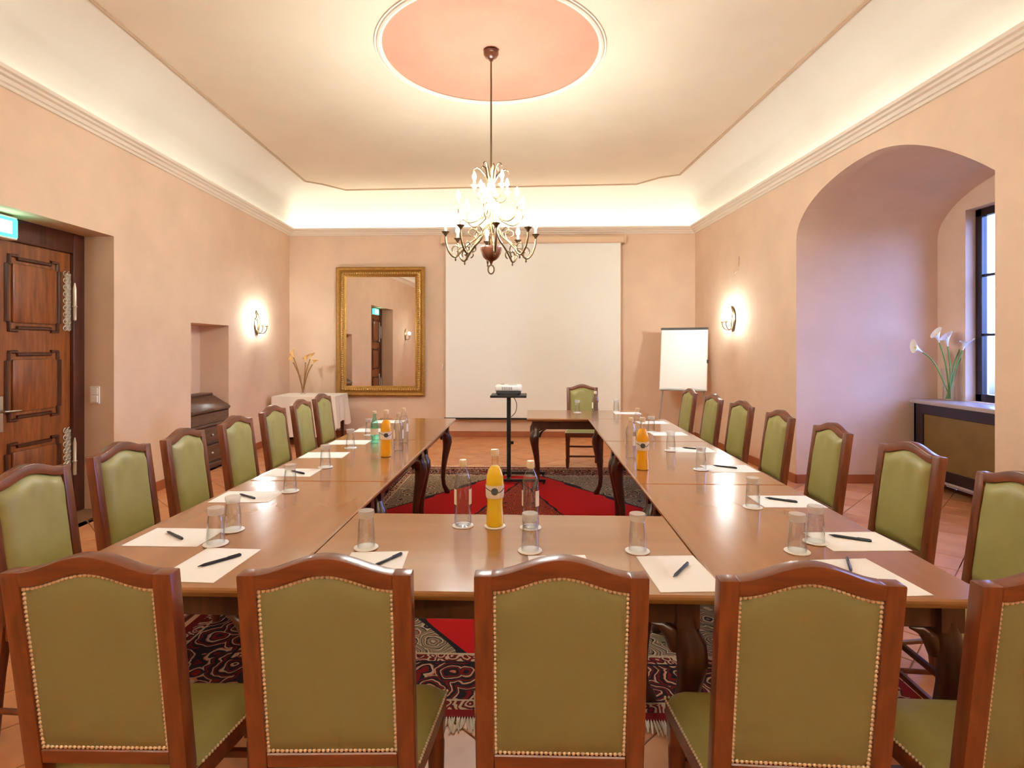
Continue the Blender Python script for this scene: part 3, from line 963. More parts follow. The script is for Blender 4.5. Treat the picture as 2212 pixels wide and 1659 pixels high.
lc = [(-1.92, 2.25), (-1.92, 2.78), (-1.885, 3.27), (-1.885, 3.87), (-1.875, 4.45), (-1.845, 4.97), (-1.87, 5.58)]
for k, (x, y) in enumerate(rc):
    chairs.append((x - 0.215, y, R(90 + rnd.uniform(-3, 3)), f'green leather chair in the right row, {ORD[k]} from the camera'))
for k, (x, y) in enumerate(lc):
    chairs.append((x + 0.215, y, R(-90 + rnd.uniform(-3, 3)), f'green leather chair in the left row, {ORD[k]} from the camera'))
chairs.append((0.885, 6.86, R(177), 'lone green chair behind the head table facing the camera'))
for k, (x, y, a, lab) in enumerate(chairs):
    o = cproto if k == 0 else copy_tree(cproto)
    place(o, (x, y, 0.0095 if (abs(x - RUG[0]) < RUG[2] and abs(y - RUG[1]) < RUG[3]) else 0.0), a, lab)

# ------------------------------------------------------------------ things on the tables
TOPZ = 0.7503
def T(px, py):
    d = FPX * (CAMZ - 0.75) / (py - HOR)
    return ((px - 1106.0) * d / FPX, d)

def make_paper():
    m_ = MB(); m_.box(-0.1, 0.1, -0.142, 0.142, 0, 0.0012)
    return tag(m_.build('note_paper', M['white'], smooth=0), 'x', 'paper', 'writing paper laid out at the seats')
pproto = make_paper()
papers = [
 (-1.01, 1.86, -4, 'white note paper with a pen at the near left table corner'),
 (-1.285, 2.125, 88, 'white note paper before the second left-row chair'),
 (-1.285, 2.70, 91, 'white note paper before the third left-row chair'),
 (-1.275, 3.22, 89, 'white note paper before the fourth left-row chair'),
 (-1.26, 3.74, 92, 'white note paper before the fifth left-row chair'),
 (-1.235, 4.24, 90, 'white note paper before the sixth left-row chair'),
 (-1.22, 4.86, 91, 'white note paper before the seventh left-row chair'),
 (-1.20, 5.42, 90, 'farthest white note paper on the left table row'),
 (-0.46, 1.83, 3, 'white note paper half hidden behind the second front chair'),
 (0.16, 1.795, 2, 'white note paper hidden behind the middle front chair top'),
 (0.535, 1.79, 2, 'white note paper with a slanting pen right of the middle front chair'),
 (1.125, 1.76, 4, 'white note paper behind the fourth front chair on the right corner'),
 (1.285, 2.08, 91, 'white note paper before the second right-row chair'),
 (1.29, 2.615, 89, 'white note paper before the third right-row chair'),
 (1.30, 3.32, 91, 'white note paper before the fourth right-row chair'),
 (1.275, 3.93, 90, 'white note paper before the fifth right-row chair'),
 (1.31, 4.66, 89, 'white note paper before the sixth right-row chair'),
 (1.35, 5.36, 92, 'farthest white note paper on the right table row'),
 (1.27, 6.12, 87, 'white note paper on the head table right end'),
]
for k, (x, y, a, lab) in enumerate(papers):
    o = pproto if k == 0 else copy_tree(pproto)
    place(o, (x, y, TOPZ), R(a), lab)

pen = empty('ballpoint_pen', (0, 0, 0), 0, 'x', 'pen', 'black pens on the note papers')
MB().tube([(-0.07, 0, 0.0052), (-0.058, 0, 0.0052), (-0.05, 0, 0.0052), (0.066, 0, 0.0052), (0.07, 0, 0.0052)], [0.001, 0.0032, 0.005, 0.005, 0.0035], 10).build('barrel', M['pen'], pen)
MB().box(0.025, 0.066, -0.0015, 0.0015, 0.0098, 0.0112).build('clip', M['pen'], pen)
def pen_px(a, b):
    p, q = T(*a), T(*b)
    return ((p[0] + q[0]) / 2, (p[1] + q[1]) / 2, math.atan2(q[1] - p[1], q[0] - p[0]))
pens = [((428, 1228), (520, 1202), 'black pen on the paper at the near left table corner'),
        ((358, 1150), (397, 1169), 'black pen on the paper before the second left-row chair'),
        ((515, 1069), (553, 1080), 'black pen on the paper before the third left-row chair'),
        ((630, 1019), (655, 1025), 'black pen on the paper before the fourth left-row chair'),
        ((820, 1221), (853, 1206), 'black pen on the paper behind the second front chair'),
        ((1452, 1253), (1488, 1218), 'black pen on the paper right of the middle front chair'),
        ((1836, 1230), (1832, 1217), 'short dark pen behind the fourth front chair top'),
        ((1785, 1158), (1888, 1173), 'long dark pen on the paper before the second right-row chair'),
        ((1648, 1077), (1727, 1088), 'dark pen on the paper before the third right-row chair'),
        ((1537, 1007), (1595, 1014), 'dark pen on the paper before the fourth right-row chair'),
        ((1478, 969), (1512, 972), 'dark pen on the paper before the fifth right-row chair')]
for k, (a, b, lab) in enumerate(pens):
    o = pen if k == 0 else copy_tree(pen)
    x, y, ang = pen_px(a, b)
    place(o, (x, y, TOPZ + 0.0012), ang, lab)

# upturned tumblers on paper coasters
def make_glass():
    g = empty('drinking_glass', (0, 0, 0), 0, 'x', 'glass', 'upturned drinking glasses on coasters')
    m_ = MB()
    m_.lathe([(0.0315, 0.0), (0.0305, 0.03), (0.0285, 0.07), (0.0262, 0.098), (0.0255, 0.106)], 28, caps=False)
    m_.lathe([(0.0300, 0.0), (0.0290, 0.03), (0.0270, 0.07), (0.0245, 0.10), (0.018, 0.108), (0.0005, 0.110)], 28, caps=False)
    m_.build('bowl', M['glass'], g, smooth=60)
    m_ = MB()
    m_.lathe([(0.0255, 0.106), (0.0262, 0.112), (0.0285, 0.122), (0.029, 0.128), (0.0275, 0.132), (0.0005, 0.1325)], 28, caps=False)
    m_.build('thick_base', M['glassbase'], g, smooth=50)
    return g
M['glassbase'] = frosted('thick_glass')
cst = tag(MB().lathe([(0.0425, 0.0), (0.0435, 0.001), (0.0435, 0.003), (0.0425, 0.0035)], 32).build('coaster', M['white'], smooth=30), 'x', 'coaster', 'round white paper coasters')
gproto = make_glass()
glasses = [((466, 1176), 'beside the near left corner paper'), ((503, 1146), 'before the second left-row chair'), ((627, 1062), 'before the third left-row chair'),
           ((703, 1010), 'before the fourth left-row chair'), ((757, 968), 'before the fifth left-row chair'), ((797, 940), 'before the sixth left-row chair'),
           ((791, 1184), 'behind the second front chair'), ((1145, 1190), 'behind the middle front chair'), ((1377, 1191), 'left of the pen paper on the front table'),
           ((1722, 1192), 'behind the fourth front chair'), ((1762, 1172), 'before the second right-row chair'), ((1626, 1096), 'before the third right-row chair'),
           ((1514, 1015), 'before the fourth right-row chair'), ((1449, 974), 'before the fifth right-row chair'), ((1407, 934), 'before the sixth right-row chair'),
           ((1247, 891), 'in front of the lone head chair'), ((1331, 889), 'on the head table right end'), ((1146, 1152), 'under the right water bottle')]
for k, ((px, py), w) in enumerate(glasses):
    x, y = T(px, py)
    last = 'under the right' in w
    c = cst if k == 0 else copy_tree(cst)
    if last:
        x, y = T(1146, 1140); cb_pos = (x, y)
        place(c, (x, y, TOPZ), 0, 'round white coaster under the right water bottle')
        continue
    onp = any(abs(math.cos(R(-a)) * (x - X) - math.sin(R(-a)) * (y - Y)) < 0.1435 and abs(math.sin(R(-a)) * (x - X) + math.cos(R(-a)) * (y - Y)) < 0.186 for X, Y, a, _ in papers)
    z = TOPZ + (0.0013 if onp else 0)
    place(c, (x, y, z), 0, 'round white coaster under the glass ' + w)
    o = gproto if k == 0 else copy_tree(gproto)
    place(o, (x, y, z + 0.0036), 0, 'upturned clear glass ' + w)

# bottles
def make_water():
    b = empty('water_bottle', (0, 0, 0), 0, 'x', 'bottle', 'clear plastic water bottles')
    p = [(0.020, 0.002), (0.031, 0.0), (0.0345, 0.008), (0.0345, 0.035), (0.0325, 0.045), (0.0345, 0.055), (0.0325, 0.066), (0.0345, 0.075), (0.0345, 0.155), (0.0335, 0.178), (0.028, 0.203), (0.019, 0.222), (0.0135, 0.232), (0.0125, 0.246)]
    MB().lathe(p, 28, caps=False).build('shell', M['pet'], b, smooth=50)
    MB().lathe([(max(0.001, r - 0.002), z + 0.002) for r, z in p[:11]] + [(0.001, 0.205)], 24, caps=False).build('water', M['waterfill'], b, smooth=50)
    MB().lathe([(0.0145, 0.238), (0.0155, 0.24), (0.0155, 0.262), (0.0140, 0.266), (0.0005, 0.2665)], 20, caps=False).build('cap', M['cap'], b, smooth=40)
    for a0 in (186, 318):
        m_ = MB()
        def fn(u, v):
            a = R(a0 + 42 * u - 6); return (0.0352 * math.cos(a), 0.0352 * math.sin(a), 0.088 + 0.062 * v)
        m_.grid(fn, 8, 2)
        m_.build('paper_label', M['label'], b, smooth=80)
    return b
M['waterfill'] = thin_glass('still_water', (0.97, 0.975, 0.98), 0.5, (0.88, 0.89, 0.91))
def make_juice():
    b = empty('juice_bottle', (0, 0, 0), 0, 'x', 'bottle', 'orange juice bottles')
    p = [(0.028, 0.0), (0.0345, 0.004), (0.0355, 0.02), (0.0345, 0.05), (0.0315, 0.085), (0.0315, 0.10), (0.0345, 0.125), (0.0355, 0.15), (0.0355, 0.185), (0.033, 0.205), (0.026, 0.228), (0.0165, 0.242)]
    MB().lathe(p + [(0.0005, 0.243)], 30).build('juice', M['juice'], b, smooth=50)
    MB().lathe([(0.0177, 0.2405), (0.0135, 0.25), (0.0125, 0.275), (0.0135, 0.285)], 30, caps=False).build('shell', M['juiceglass'], b, smooth=50)
    MB().lathe([(0.0155, 0.283), (0.017, 0.286), (0.017, 0.304), (0.015, 0.309), (0.0005, 0.31)], 20, caps=False).build('cap', M['cap'], b, smooth=40)
    MB().lathe([(0.0352, 0.116), (0.0368, 0.125), (0.0375, 0.15), (0.0375, 0.168)], 30, caps=False).build('paper_label', M['label'], b, smooth=60)
    m_ = MB()
    def fn(u, v):
        a = R(-90) + (u - 0.5) * 0.78
        rr = math.sqrt(max(0, 1 - (2 * u - 1) ** 2))
        return (0.0382 * math.cos(a), 0.0382 * math.sin(a), 0.146 + 0.0145 * rr * (2 * v - 1))
    m_.grid(fn, 12, 4)
    pts = [(0.0384 * math.cos(R(-90) + s * 1.2), 0.0384 * math.sin(R(-90) + s * 1.2), 0.142 + 0.014 * (abs(s) ** 1.5) - 0.004 * math.sin(s * 3)) for s in [i / 12 - 1 for i in range(25)]]
    m_.tube(pts, 0.0018, 5)
    m_.build('emblem', M['darkgrey'], b, smooth=60)
    return b
M['juiceglass'] = thin_glass('juice_glass', (0.98, 0.97, 0.93), 0.7, (0.85, 0.8, 0.65))
wproto = make_water(); jproto = make_juice()
waters = [((1000, 1136), 6, 'clear water bottle left of the juice on the front table'), ((1145, 1134), -10, 'clear water bottle right of the juice on the front table'),
          ((861, 974), 15, 'clear water bottle right of the juice on the left row'), ((872, 957), 0, 'rear clear water bottle on the left table row'),
          ((1363, 990), -40, 'clear water bottle left of the juice on the right row'), ((1377, 958), 10, 'rear clear water bottle on the right table row'), ((1286, 900), 0, 'clear water bottle beside the lone head chair')]
for k, ((px, py), a, lab) in enumerate(waters):
    o = wproto if k == 0 else copy_tree(wproto)
    x, y = T(px, py)
    z = TOPZ
    if k == 1: x, y = cb_pos; z = TOPZ + 0.0036
    place(o, (x, y, z), R(a), lab)
for k, (px, py) in enumerate(((1000, 1136), (1069, 1137))):
    c = copy_tree(cst); x, y = T(px, py)
    place(c, (x, y, TOPZ - 0.0), 0, ('round white coaster under the left water bottle', 'round pale coaster under the front juice bottle')[k])
wproto.location.z = TOPZ + 0.0036
for k, ((px, py), a, lab) in enumerate([((1069, 1137), 0, 'yellow juice bottle between water bottles on the front table'), ((834, 986), 12, 'orange juice bottle on the left table row'), ((1388, 1014), -10, 'orange juice bottle on the right table row')]):
    o = jproto if k == 0 else copy_tree(jproto)
    x, y = T(px, py)
    place(o, (x, y, TOPZ + (0.0036 if k == 0 else 0)), R(a), lab)
    if k > 0:
        for ch in o.children:
            if ch.name.startswith('juice'):
                ch.data = ch.data.copy(); ch.data.materials[0] = M['juicedark']
tb_ = empty('glass_bottle', (*T(809, 958), TOPZ), 0, 'teal tinted glass bottle left of the juice on left row', 'bottle')
p = [(0.018, 0.001), (0.027, 0.0), (0.029, 0.006), (0.029, 0.13), (0.026, 0.155), (0.016, 0.185), (0.0125, 0.2), (0.0125, 0.232)]
MB().lathe(p, 26, caps=False).build('shell', M['teal'], tb_, smooth=50)
MB().lathe([(0.0145, 0.226), (0.015, 0.228), (0.015, 0.243), (0.0005, 0.245)], 18, caps=False).build('cap', M['cap'], tb_, smooth=40)
MB().lathe([(0.0296, 0.07), (0.0296, 0.115)], 26, caps=False).build('paper_label', M['label'], tb_, smooth=60)

# ------------------------------------------------------------------ mirror and screen on the back wall
wang = math.atan2(BR[1] - BL[1], BR[0] - BL[0])
mx_, mz0, mz1 = -2.16, 0.675, 2.795
mhw = 0.735
mir = empty('wall_mirror', (mx_, yback(mx_) - 0.05, mz0), wang, 'tall mirror in a beaded gilt frame on the back wall', 'mirror')
fwid = 0.165; mh = mz1 - mz0
prof_ = [(0.0, 0.0), (0.0, -0.035), (0.02, -0.055), (0.05, -0.05), (0.075, -0.025), (0.09, -0.03), (0.12, -0.03), (0.135, -0.018), (fwid, -0.006), (fwid, 0.01)]
corners = [(-mhw, 0, 1, 1), (mhw, 0, -1, 1), (mhw, mh, -1, -1), (-mhw, mh, 1, -1)]
for k in range(4):
    a, b = corners[k], corners[(k + 1) % 4]
    m_ = MB()
    vs_ = [(c[0] + c[2] * d, y, c[1] + c[3] * d) for c in (a, b) for d, y in prof_]
    n_ = len(prof_)
    fs_ = [(i, i + 1, n_ + i + 1, n_ + i) for i in range(n_ - 1)] + [tuple(range(n_)), tuple(range(2 * n_ - 1, n_ - 1, -1)), (n_ - 1, 0, n_, 2 * n_ - 1)]
    m_.add(vs_, fs_)
    m_.build('frame_rail', M['gilt'], mir, smooth=25)
bd = MB()
for k in range(4):
    a, b = corners[k], corners[(k + 1) % 4]
    p0 = Vector((a[0] + a[2] * 0.106, -0.032, a[1] + a[3] * 0.106)); p1 = Vector((b[0] + b[2] * 0.106, -0.032, b[1] + b[3] * 0.106))
    n_ = int((p1 - p0).length / 0.036)
    for i in range(n_):
        bd.sphere(p0 + (p1 - p0) * (i + 0.5) / n_, 0.019, 8, 5)
tag(bd.build('beading', M['giltbead'], mir, smooth=60), kind='stuff')
MB().box(-mhw + fwid - 0.01, mhw - fwid + 0.01, -0.004, 0.006, fwid - 0.01, mh - fwid + 0.01).build('mirror_glass', M['mirror'], mir, smooth=0)
MB().box(-mhw + 0.05, mhw - 0.05, 0.008, 0.02, 0.05, mh - 0.05).build('backing', M['darkwood'], mir, smooth=0)

sx0, sx1 = -1.085, 1.755
scx = 0.5 * (sx0 + sx1)
scr = empty('projection_screen', (scx, yback(scx) - 0.11, 0.30), wang, 'large cream roll-down projection screen on the back wall', 'screen')
hw_ = (sx1 - sx0) / 2
sh = 2.87
def fn(u, v): return (-hw_ + 2 * hw_ * u, 0.004 * math.sin(u * 3.1) , 0.03 + (sh - 0.03) * v)
MB().grid(fn, 10, 2).build('fabric', M['screen'], scr, smooth=80)
for s in (-1, 1):
    MB().box(s * hw_ - 0.006, s * hw_ + 0.006, -0.003, 0.008, 0.03, sh).build('edge_band', M['screencase'], scr, smooth=0)
MB().box(-hw_ - 0.02, hw_ + 0.02, -0.014, 0.014, 0.0, 0.03).build('bottom_bar', M['black'], scr, bevel=0.004)
cs = MB(); cs.box(-hw_ - 0.06, hw_ + 0.06, -0.055, 0.06, sh - 0.01, sh + 0.095)
cs.build('casing', M['screencase'], scr, bevel=0.02, seg=3)
for s in (-1, 1):
    MB().box(s * (hw_ + 0.06) - 0.015, s * (hw_ + 0.06) + 0.015, -0.062, 0.1, sh - 0.02, sh + 0.105).build('end_cap', M['screencase'], scr, bevel=0.01, seg=2)
clt = empty('wall_cleat', (-1.14, yback(-1.14), 1.15), wang, 'small white cord cleat on the wall left of the screen', 'hook')
MB().box(-0.012, 0.012, -0.02, 0.0, -0.05, 0.05).build('plate', M['whiteplastic'], clt, bevel=0.004)
MB().tube([(0, -0.02, -0.045), (0, -0.035, -0.02), (0, -0.035, 0.02), (0, -0.02, 0.045)], 0.006, 6).build('horn', M['whiteplastic'], clt)

# ------------------------------------------------------------------ chandelier
PX = 4.79 / 1200.0
def cz(y): return CAMZ + (750 - y) * PX
ch = empty('chandelier', (MC[0], MC[1], 0), 0, 'gilt tiered chandelier with lit candle bulbs hanging from the ceiling', 'chandelier')
ztop = ZC + 0.041
MB().lathe([(0.002, cz(130)), (0.018, cz(131)), (0.022, cz(128)), (0.05, cz(124)), (0.066, cz(118)), (0.066, cz(112)), (0.05, cz(108)), (0.045, ztop)], 24).build('canopy', M['bowl'], ch, smooth=40)
MB().lathe([(0.0075, cz(370)), (0.0075, cz(129))], 10).build('rod', M['chandmetal'], ch, smooth=60)
MB().lathe([(0.004, cz(500)), (0.02, cz(496)), (0.03, cz(488)), (0.018, cz(480)), (0.022, cz(462)), (0.045, cz(450)), (0.03, cz(440)), (0.035, cz(428)), (0.062, cz(422)), (0.07, cz(419)), (0.05, cz(416)), (0.042, cz(410)), (0.032, cz(400)), (0.024, cz(394)), (0.034, cz(390)), (0.02, cz(382)), (0.01, cz(368)), (0.006, cz(362))], 24).build('stem', M['chandpale'], ch, smooth=50)
for k in range(8):
    a = 2 * math.pi * k / 8 + 0.2
    tall = k % 2
    rr = [0.02, 0.03, 0.055, 0.09, 0.125, 0.15, 0.155] if not tall else [0.02, 0.03, 0.045, 0.06, 0.085, 0.105, 0.11]
    yy = [398, 390, 378, 368, 364, 368, 374] if not tall else [398, 385, 370, 360, 355, 358, 363]
    MB().tube([(r * math.cos(a), r * math.sin(a), cz(y)) for r, y in zip(rr, yy)], [0.007, 0.01, 0.011, 0.009, 0.007, 0.005, 0.003], 6).build('crown_leaf', M['chandmetal'], ch, smooth=60)
def smooth_path(pts, n=5):
    P = [Vector(p) for p in pts]; out = []
    for i in range(len(P) - 1):
        p0, p1, p2, p3 = P[max(i - 1, 0)], P[i], P[i + 1], P[min(i + 2, len(P) - 1)]
        for k in range(n):
            t = k / n
            out.append(0.5 * ((2 * p1) + (p2 - p0) * t + (2 * p0 - 5 * p1 + 4 * p2 - p3) * t * t + (3 * p1 - p0 - 3 * p2 + p3) * t ** 3))
    out.append(P[-1])
    return out
def flame(m_, c, s=1.0):
    m_.lathe([(0.004 * s, 0.0), (0.010 * s, 0.006 * s), (0.0135 * s, 0.018 * s), (0.012 * s, 0.03 * s), (0.007 * s, 0.043 * s), (0.0015 * s, 0.055 * s)], 10, c)
def tier(n_, prof_ry, off, cup_y, bulb_s, rad, mat_a, scroll=False):
    for k in range(n_):
        a = 2 * math.pi * k / n_ + off
        ca, sa = math.cos(a), math.sin(a)
        path = smooth_path([(r * ca, r * sa, cz(y)) for r, y in prof_ry], 5)
        m_ = MB(); m_.tube(path, rad, 7)
        if scroll:
            for (r0, y0, q, sg) in ((0.235, 545, 0.05, 1), (0.165, 505, 0.045, -1), (0.30, 540, 0.035, 1)):
                pts = [((r0 + sg * q * math.cos(t) * (1 - t / 9)) * ca, (r0 + sg * q * math.cos(t) * (1 - t / 9)) * sa, cz(y0) + q * math.sin(t) * (1 - t / 9)) for t in [i * 0.45 - 0.8 for i in range(13)]]
                m_.tube(pts, rad * 0.65, 6)
            tip = prof_ry[5]
            m_.lathe([(0.003, -0.035), (0.008, -0.025), (0.005, -0.012), (0.009, 0.0)], 8, (tip[0] * ca, tip[0] * sa, cz(tip[1])))
        arm = m_.build('arm', mat_a, ch, smooth=60)
        r, _ = prof_ry[-1]
        c = (r * ca, r * sa, cz(cup_y))
        MB().lathe([(0.004, -0.025), (0.009, -0.015), (0.018, 0.0), (0.03, 0.012), (0.034, 0.018), (0.031, 0.019), (0.012, 0.008)], 16, c).build('cup', M['chandmetal'] if scroll else M['chandpale'], arm, smooth=50)
        MB().lathe([(0.0105, 0.008), (0.0105, 0.062), (0.006, 0.064)], 12, c).build('candle', M['candle'], arm, smooth=40)
        b_ = MB(); flame(b_, (c[0], c[1], c[2] + 0.064), bulb_s); b_.build('bulb', M['bulb'], arm, smooth=60)
tier(8, [(0.02, 486), (0.06, 492), (0.11, 512), (0.17, 524), (0.24, 540), (0.305, 557), (0.355, 548), (0.385, 528), (0.39, 514)], R(8), 508, 1.35, 0.0085, M['chandmetal'], True)
tier(6, [(0.03, 455), (0.06, 468), (0.12, 478), (0.19, 484), (0.25, 479), (0.285, 466), (0.29, 457)], R(20), 452, 1.35, 0.007, M['chandmetal'])
tier(4, [(0.03, 425), (0.06, 432), (0.1, 435), (0.14, 430), (0.165, 421), (0.168, 416)], R(35), 412, 1.3, 0.006, M['chandmetal'])
MB().lathe([(0.005, cz(535)), (0.012, cz(520)), (0.006, cz(512)), (0.02, cz(506)), (0.008, cz(500)), (0.008, cz(492))], 14).build('lower_rod', M['chandpale'], ch, smooth=50)
MB().lathe([(0.003, cz(573)), (0.012, cz(568)), (0.016, cz(565)), (0.045, cz(561.5)), (0.067, cz(556)), (0.082, cz(549)), (0.091, cz(541)), (0.094, cz(535)), (0.09, cz(533.5)), (0.03, cz(534)), (0.01, cz(531))], 28).build('bowl_finial', M['bowl'], ch, smooth=50)
rz_ = cz(582)
MB().tube([(0.026 * math.sin(t), 0, rz_ + 0.038 * math.cos(t)) for t in [2 * math.pi * i / 20 for i in range(20)]], 0.0065, 8, closed=True).build('ring', M['chandmetal'], ch, smooth=60)

# ------------------------------------------------------------------ wall sconces
def sconce(loc, rz, lab):
    s = empty('wall_sconce', loc, rz, lab, 'wall lamp', 'lit wall sconces')     # +x points into the room
    m_ = MB()
    m_.tube(smooth_path([(0.012, 0.02, -0.17), (0.014, 0.045, -0.08), (0.014, 0.06, 0.0), (0.014, 0.035, 0.09), (0.016, -0.01, 0.15), (0.02, -0.03, 0.185)], 4), [0.008 + 0.03 * math.sin(math.pi * i / 20) for i in range(21)], 8, flat=0.35)
    m_.tube(smooth_path([(0.012, -0.01, -0.17), (0.014, -0.05, -0.06), (0.014, -0.045, 0.03), (0.014, -0.01, 0.1)], 4), [0.006 + 0.02 * math.sin(math.pi * i / 12) for i in range(13)], 8, flat=0.35)
    m_.build('back_plate', M['chandmetal'], s, smooth=60)
    for y in (-0.05, 0.05):
        arm = MB().tube(smooth_path([(0.015, 0, -0.10), (0.05, y * 0.6, -0.145), (0.10, y * 1.1, -0.13), (0.125, y * 1.3, -0.08), (0.125, y * 1.3, -0.045)], 5), 0.006, 7).build('arm', M['chandmetal'], s, smooth=60)
        c = (0.125, y * 1.3, -0.045)
        MB().lathe([(0.004, -0.01), (0.014, 0.0), (0.028, 0.014), (0.025, 0.016), (0.01, 0.006)], 14, c).build('cup', M['chandpale'], arm, smooth=50)
        MB().lathe([(0.010, 0.004), (0.010, 0.05), (0.006, 0.052)], 12, c).build('candle', M['candle'], arm, smooth=40)
        b_ = MB(); flame(b_, (c[0], c[1], c[2] + 0.052), 1.3); b_.build('bulb', M['sbulb'], arm, smooth=60)
    for y, z in ((-0.07, -0.1), (0.07, -0.1), (0, -0.19)):
        MB().lathe([(0.001, -0.03), (0.009, -0.015), (0.006, 0.0), (0.001, 0.012)], 8, (0.09, y, z)).build('glass_drop', M['glass'], s, smooth=0)
    return s
sconce((xl(8.0), 8.0, 1.82), 0, 'lit brass sconce on the left wall beside the niche')
sconce((xr(7.6), 7.6, 1.86), R(180), 'lit brass sconce on the right wall above the flip chart')
sconce((xl(2.1), 2.1, 1.84), 0, 'lit brass sconce on the left wall seen in the mirror')
sconce((xr(2.1), 2.1, 1.84), R(180), 'brass sconce on the right wall nearest the camera')

# ------------------------------------------------------------------ side table with cloth in the back left corner
bx0, bx1, by0, by1 = -3.60, -2.66, 8.32, 8.98
st = empty('side_table', ((bx0 + bx1) / 2, (by0 + by1) / 2, 0), 0, 'small dark table under the white cloth in the corner', 'table')
hx_, hy_ = (bx1 - bx0) / 2, (by1 - by0) / 2
MB().box(-hx_ + 0.01, hx_ - 0.01, -hy_ + 0.01, hy_ - 0.01, 0.70, 0.731).build('table_top', M['darkwood'], st, bevel=0.003)
for sx in (-1, 1):
    for sy in (-1, 1):
        MB().box(sx * (hx_ - 0.06) - 0.022, sx * (hx_ - 0.06) + 0.022, sy * (hy_ - 0.06) - 0.022, sy * (hy_ - 0.06) + 0.022, 0, 0.70).build('leg', M['darkwood'], st, bevel=0.003)
per = []
NP = 30
for i in range(NP): per.append((-hx_ + 2 * hx_ * i / NP, -hy_, 0, -1))
for i in range(20): per.append((hx_, -hy_ + 2 * hy_ * i / 20, 1, 0))
for i in range(NP): per.append((hx_ - 2 * hx_ * i / NP, hy_, 0, 1))
for i in range(20): per.append((-hx_, hy_ - 2 * hy_ * i / 20, -1, 0))
n_ = len(per)
cl = MB(); vs_ = []; fs_ = []
rows = 9
for j in range(rows + 1):
    for i, (x, y, nx, ny) in enumerate(per):
        if ny == -1: drop = 0.60
        elif nx == 1: drop = 0.44 + 0.05 * math.sin((y + hy_) / (2 * hy_) * math.pi * 3)
        elif ny == 1: drop = 0.30
        else: drop = 0.45
        cornr = math.exp(-((abs(x) - hx_) ** 2 + (abs(y) - hy_) ** 2) / 0.012)
        f = j / rows
        amp = 0.006 + 0.030 * f
        if nx == -1: amp *= 0.3
        if ny == 1: amp *= 0.5
        w = amp * (0.5 + 0.5 * math.sin(i * 0.95 + 0.4 * math.sin(i * 0.37)))
        ox = nx * (0.004 + w) + (0.03 * f * cornr * (1 if x > 0 else -0.2)); oy = ny * (0.004 + w) + (0.03 * f * cornr * (1 if y > 0 else -1))
        vs_.append((x + ox, y + oy, 0.737 - drop * f - (0.004 if j else 0)))
for j in range(rows):
    for i in range(n_):
        fs_.append((j * n_ + i, j * n_ + (i + 1) % n_, (j + 1) * n_ + (i + 1) % n_, (j + 1) * n_ + i))
fs_.append(tuple(range(n_)))
cl.add(vs_, fs_)
cloth = tag(cl.build('tablecloth', M['linen'], smooth=50), 'white cloth draped over the small corner table', 'tablecloth')
cloth.location = ((bx0 + bx1) / 2, (by0 + by1) / 2, 0)

def calla(m_pet, m_stem, m_sp, root, base, tip, bend, head=0.06, srad=0.0055):
    b, t = Vector(base), Vector(tip)
    mid = (b + t) / 2 + Vector(bend)
    pts = smooth_path([b, mid * 0.55 + b * 0.25 + t * 0.2, mid * 0.5 + t * 0.5, t], 5)
    d = (pts[-1] - pts[-3]).normalized()
    stem = MB().tube(pts, srad, 7).build('stem', m_stem, root, smooth=60)
    ax_ = Vector((0, 0, 1)).rotation_difference(d)
    m_ = MB()
    def fn(u, v):
        a = 2 * math.pi * u
        r = 0.006 + head * 0.62 * v ** 1.7
        z = head * 1.5 * v + (0.45 * head * math.cos(a) * v ** 2) - 0.25 * head * v ** 3
        p = Vector((r * math.cos(a), r * math.sin(a) * 0.85, z))
        return t + ax_ @ p
    m_.grid(fn, 18, 8)
    f = m_.build('flower', m_pet, root, smooth=80)
    MB().tube([t + ax_ @ Vector((0, 0, 0.01)), t + ax_ @ Vector((0, 0, head * 1.05))], [0.004, 0.005], 6).build('spadix', m_sp, f, smooth=60)

v2 = empty('flower_vase', (-3.31, 8.80, 0.7375), 0, 'slim glass vase of apricot callas on the white tablecloth', 'vase')
MB().lathe([(0.03, 0.0), (0.036, 0.004), (0.034, 0.02), (0.028, 0.12), (0.036, 0.25), (0.045, 0.30)], 24, caps=True).build('vase', M['glass'], v2, smooth=50)
for base, tip, bend in (((0.01, 0, 0.02), (-0.14, -0.03, 0.58), (0.02, 0, 0.0)), ((0.0, 0.01, 0.02), (-0.17, 0.03, 0.50), (0.03, 0, 0.02)), ((-0.01, 0, 0.02), (0.10, 0.03, 0.55), (-0.02, 0, 0.0)), ((-0.005, 0.01, 0.02), (0.16, -0.03, 0.47), (-0.03, 0, 0.03)), ((0, 0, 0.02), (0.02, 0.05, 0.5), (0.01, 0, 0))):
    calla(M['petalorange'], M['stembrown'], M['spadix'], v2, base, tip, bend, 0.072, 0.0085)

# ------------------------------------------------------------------ old chest in the niche
nx_ = xl(0.5 * (N0 + N1))
che = empty('wooden_chest', (nx_ - ND + 0.005, 0.5 * (N0 + N1), 0), 0, 'dark stepped wooden chest with a sloping lid in the wall niche', 'chest')
w_ = (N1 - N0) / 2 - 0.012
def slabx(name, poly, wy, m_=None, bev=0.006):
    q = MB(); q.prism(poly, -wy, wy)
    q.xform(lambda x, y, z: (x, z, y))
    return q.build(name, m_ or M['chest'], che, bevel=bev)
slabx('lid_top', [(0.0, 0.86), (0.16, 0.86), (0.16, 0.89), (0.0, 0.89)], w_)
slabx('sloping_lid', [(0.0, 0.68), (0.36, 0.68), (0.39, 0.70), (0.39, 0.725), (0.17, 0.86), (0.0, 0.86)], w_)
slabx('upper_body', [(0.0, 0.55), (0.37, 0.55), (0.37, 0.68), (0.0, 0.68)], w_ - 0.004)
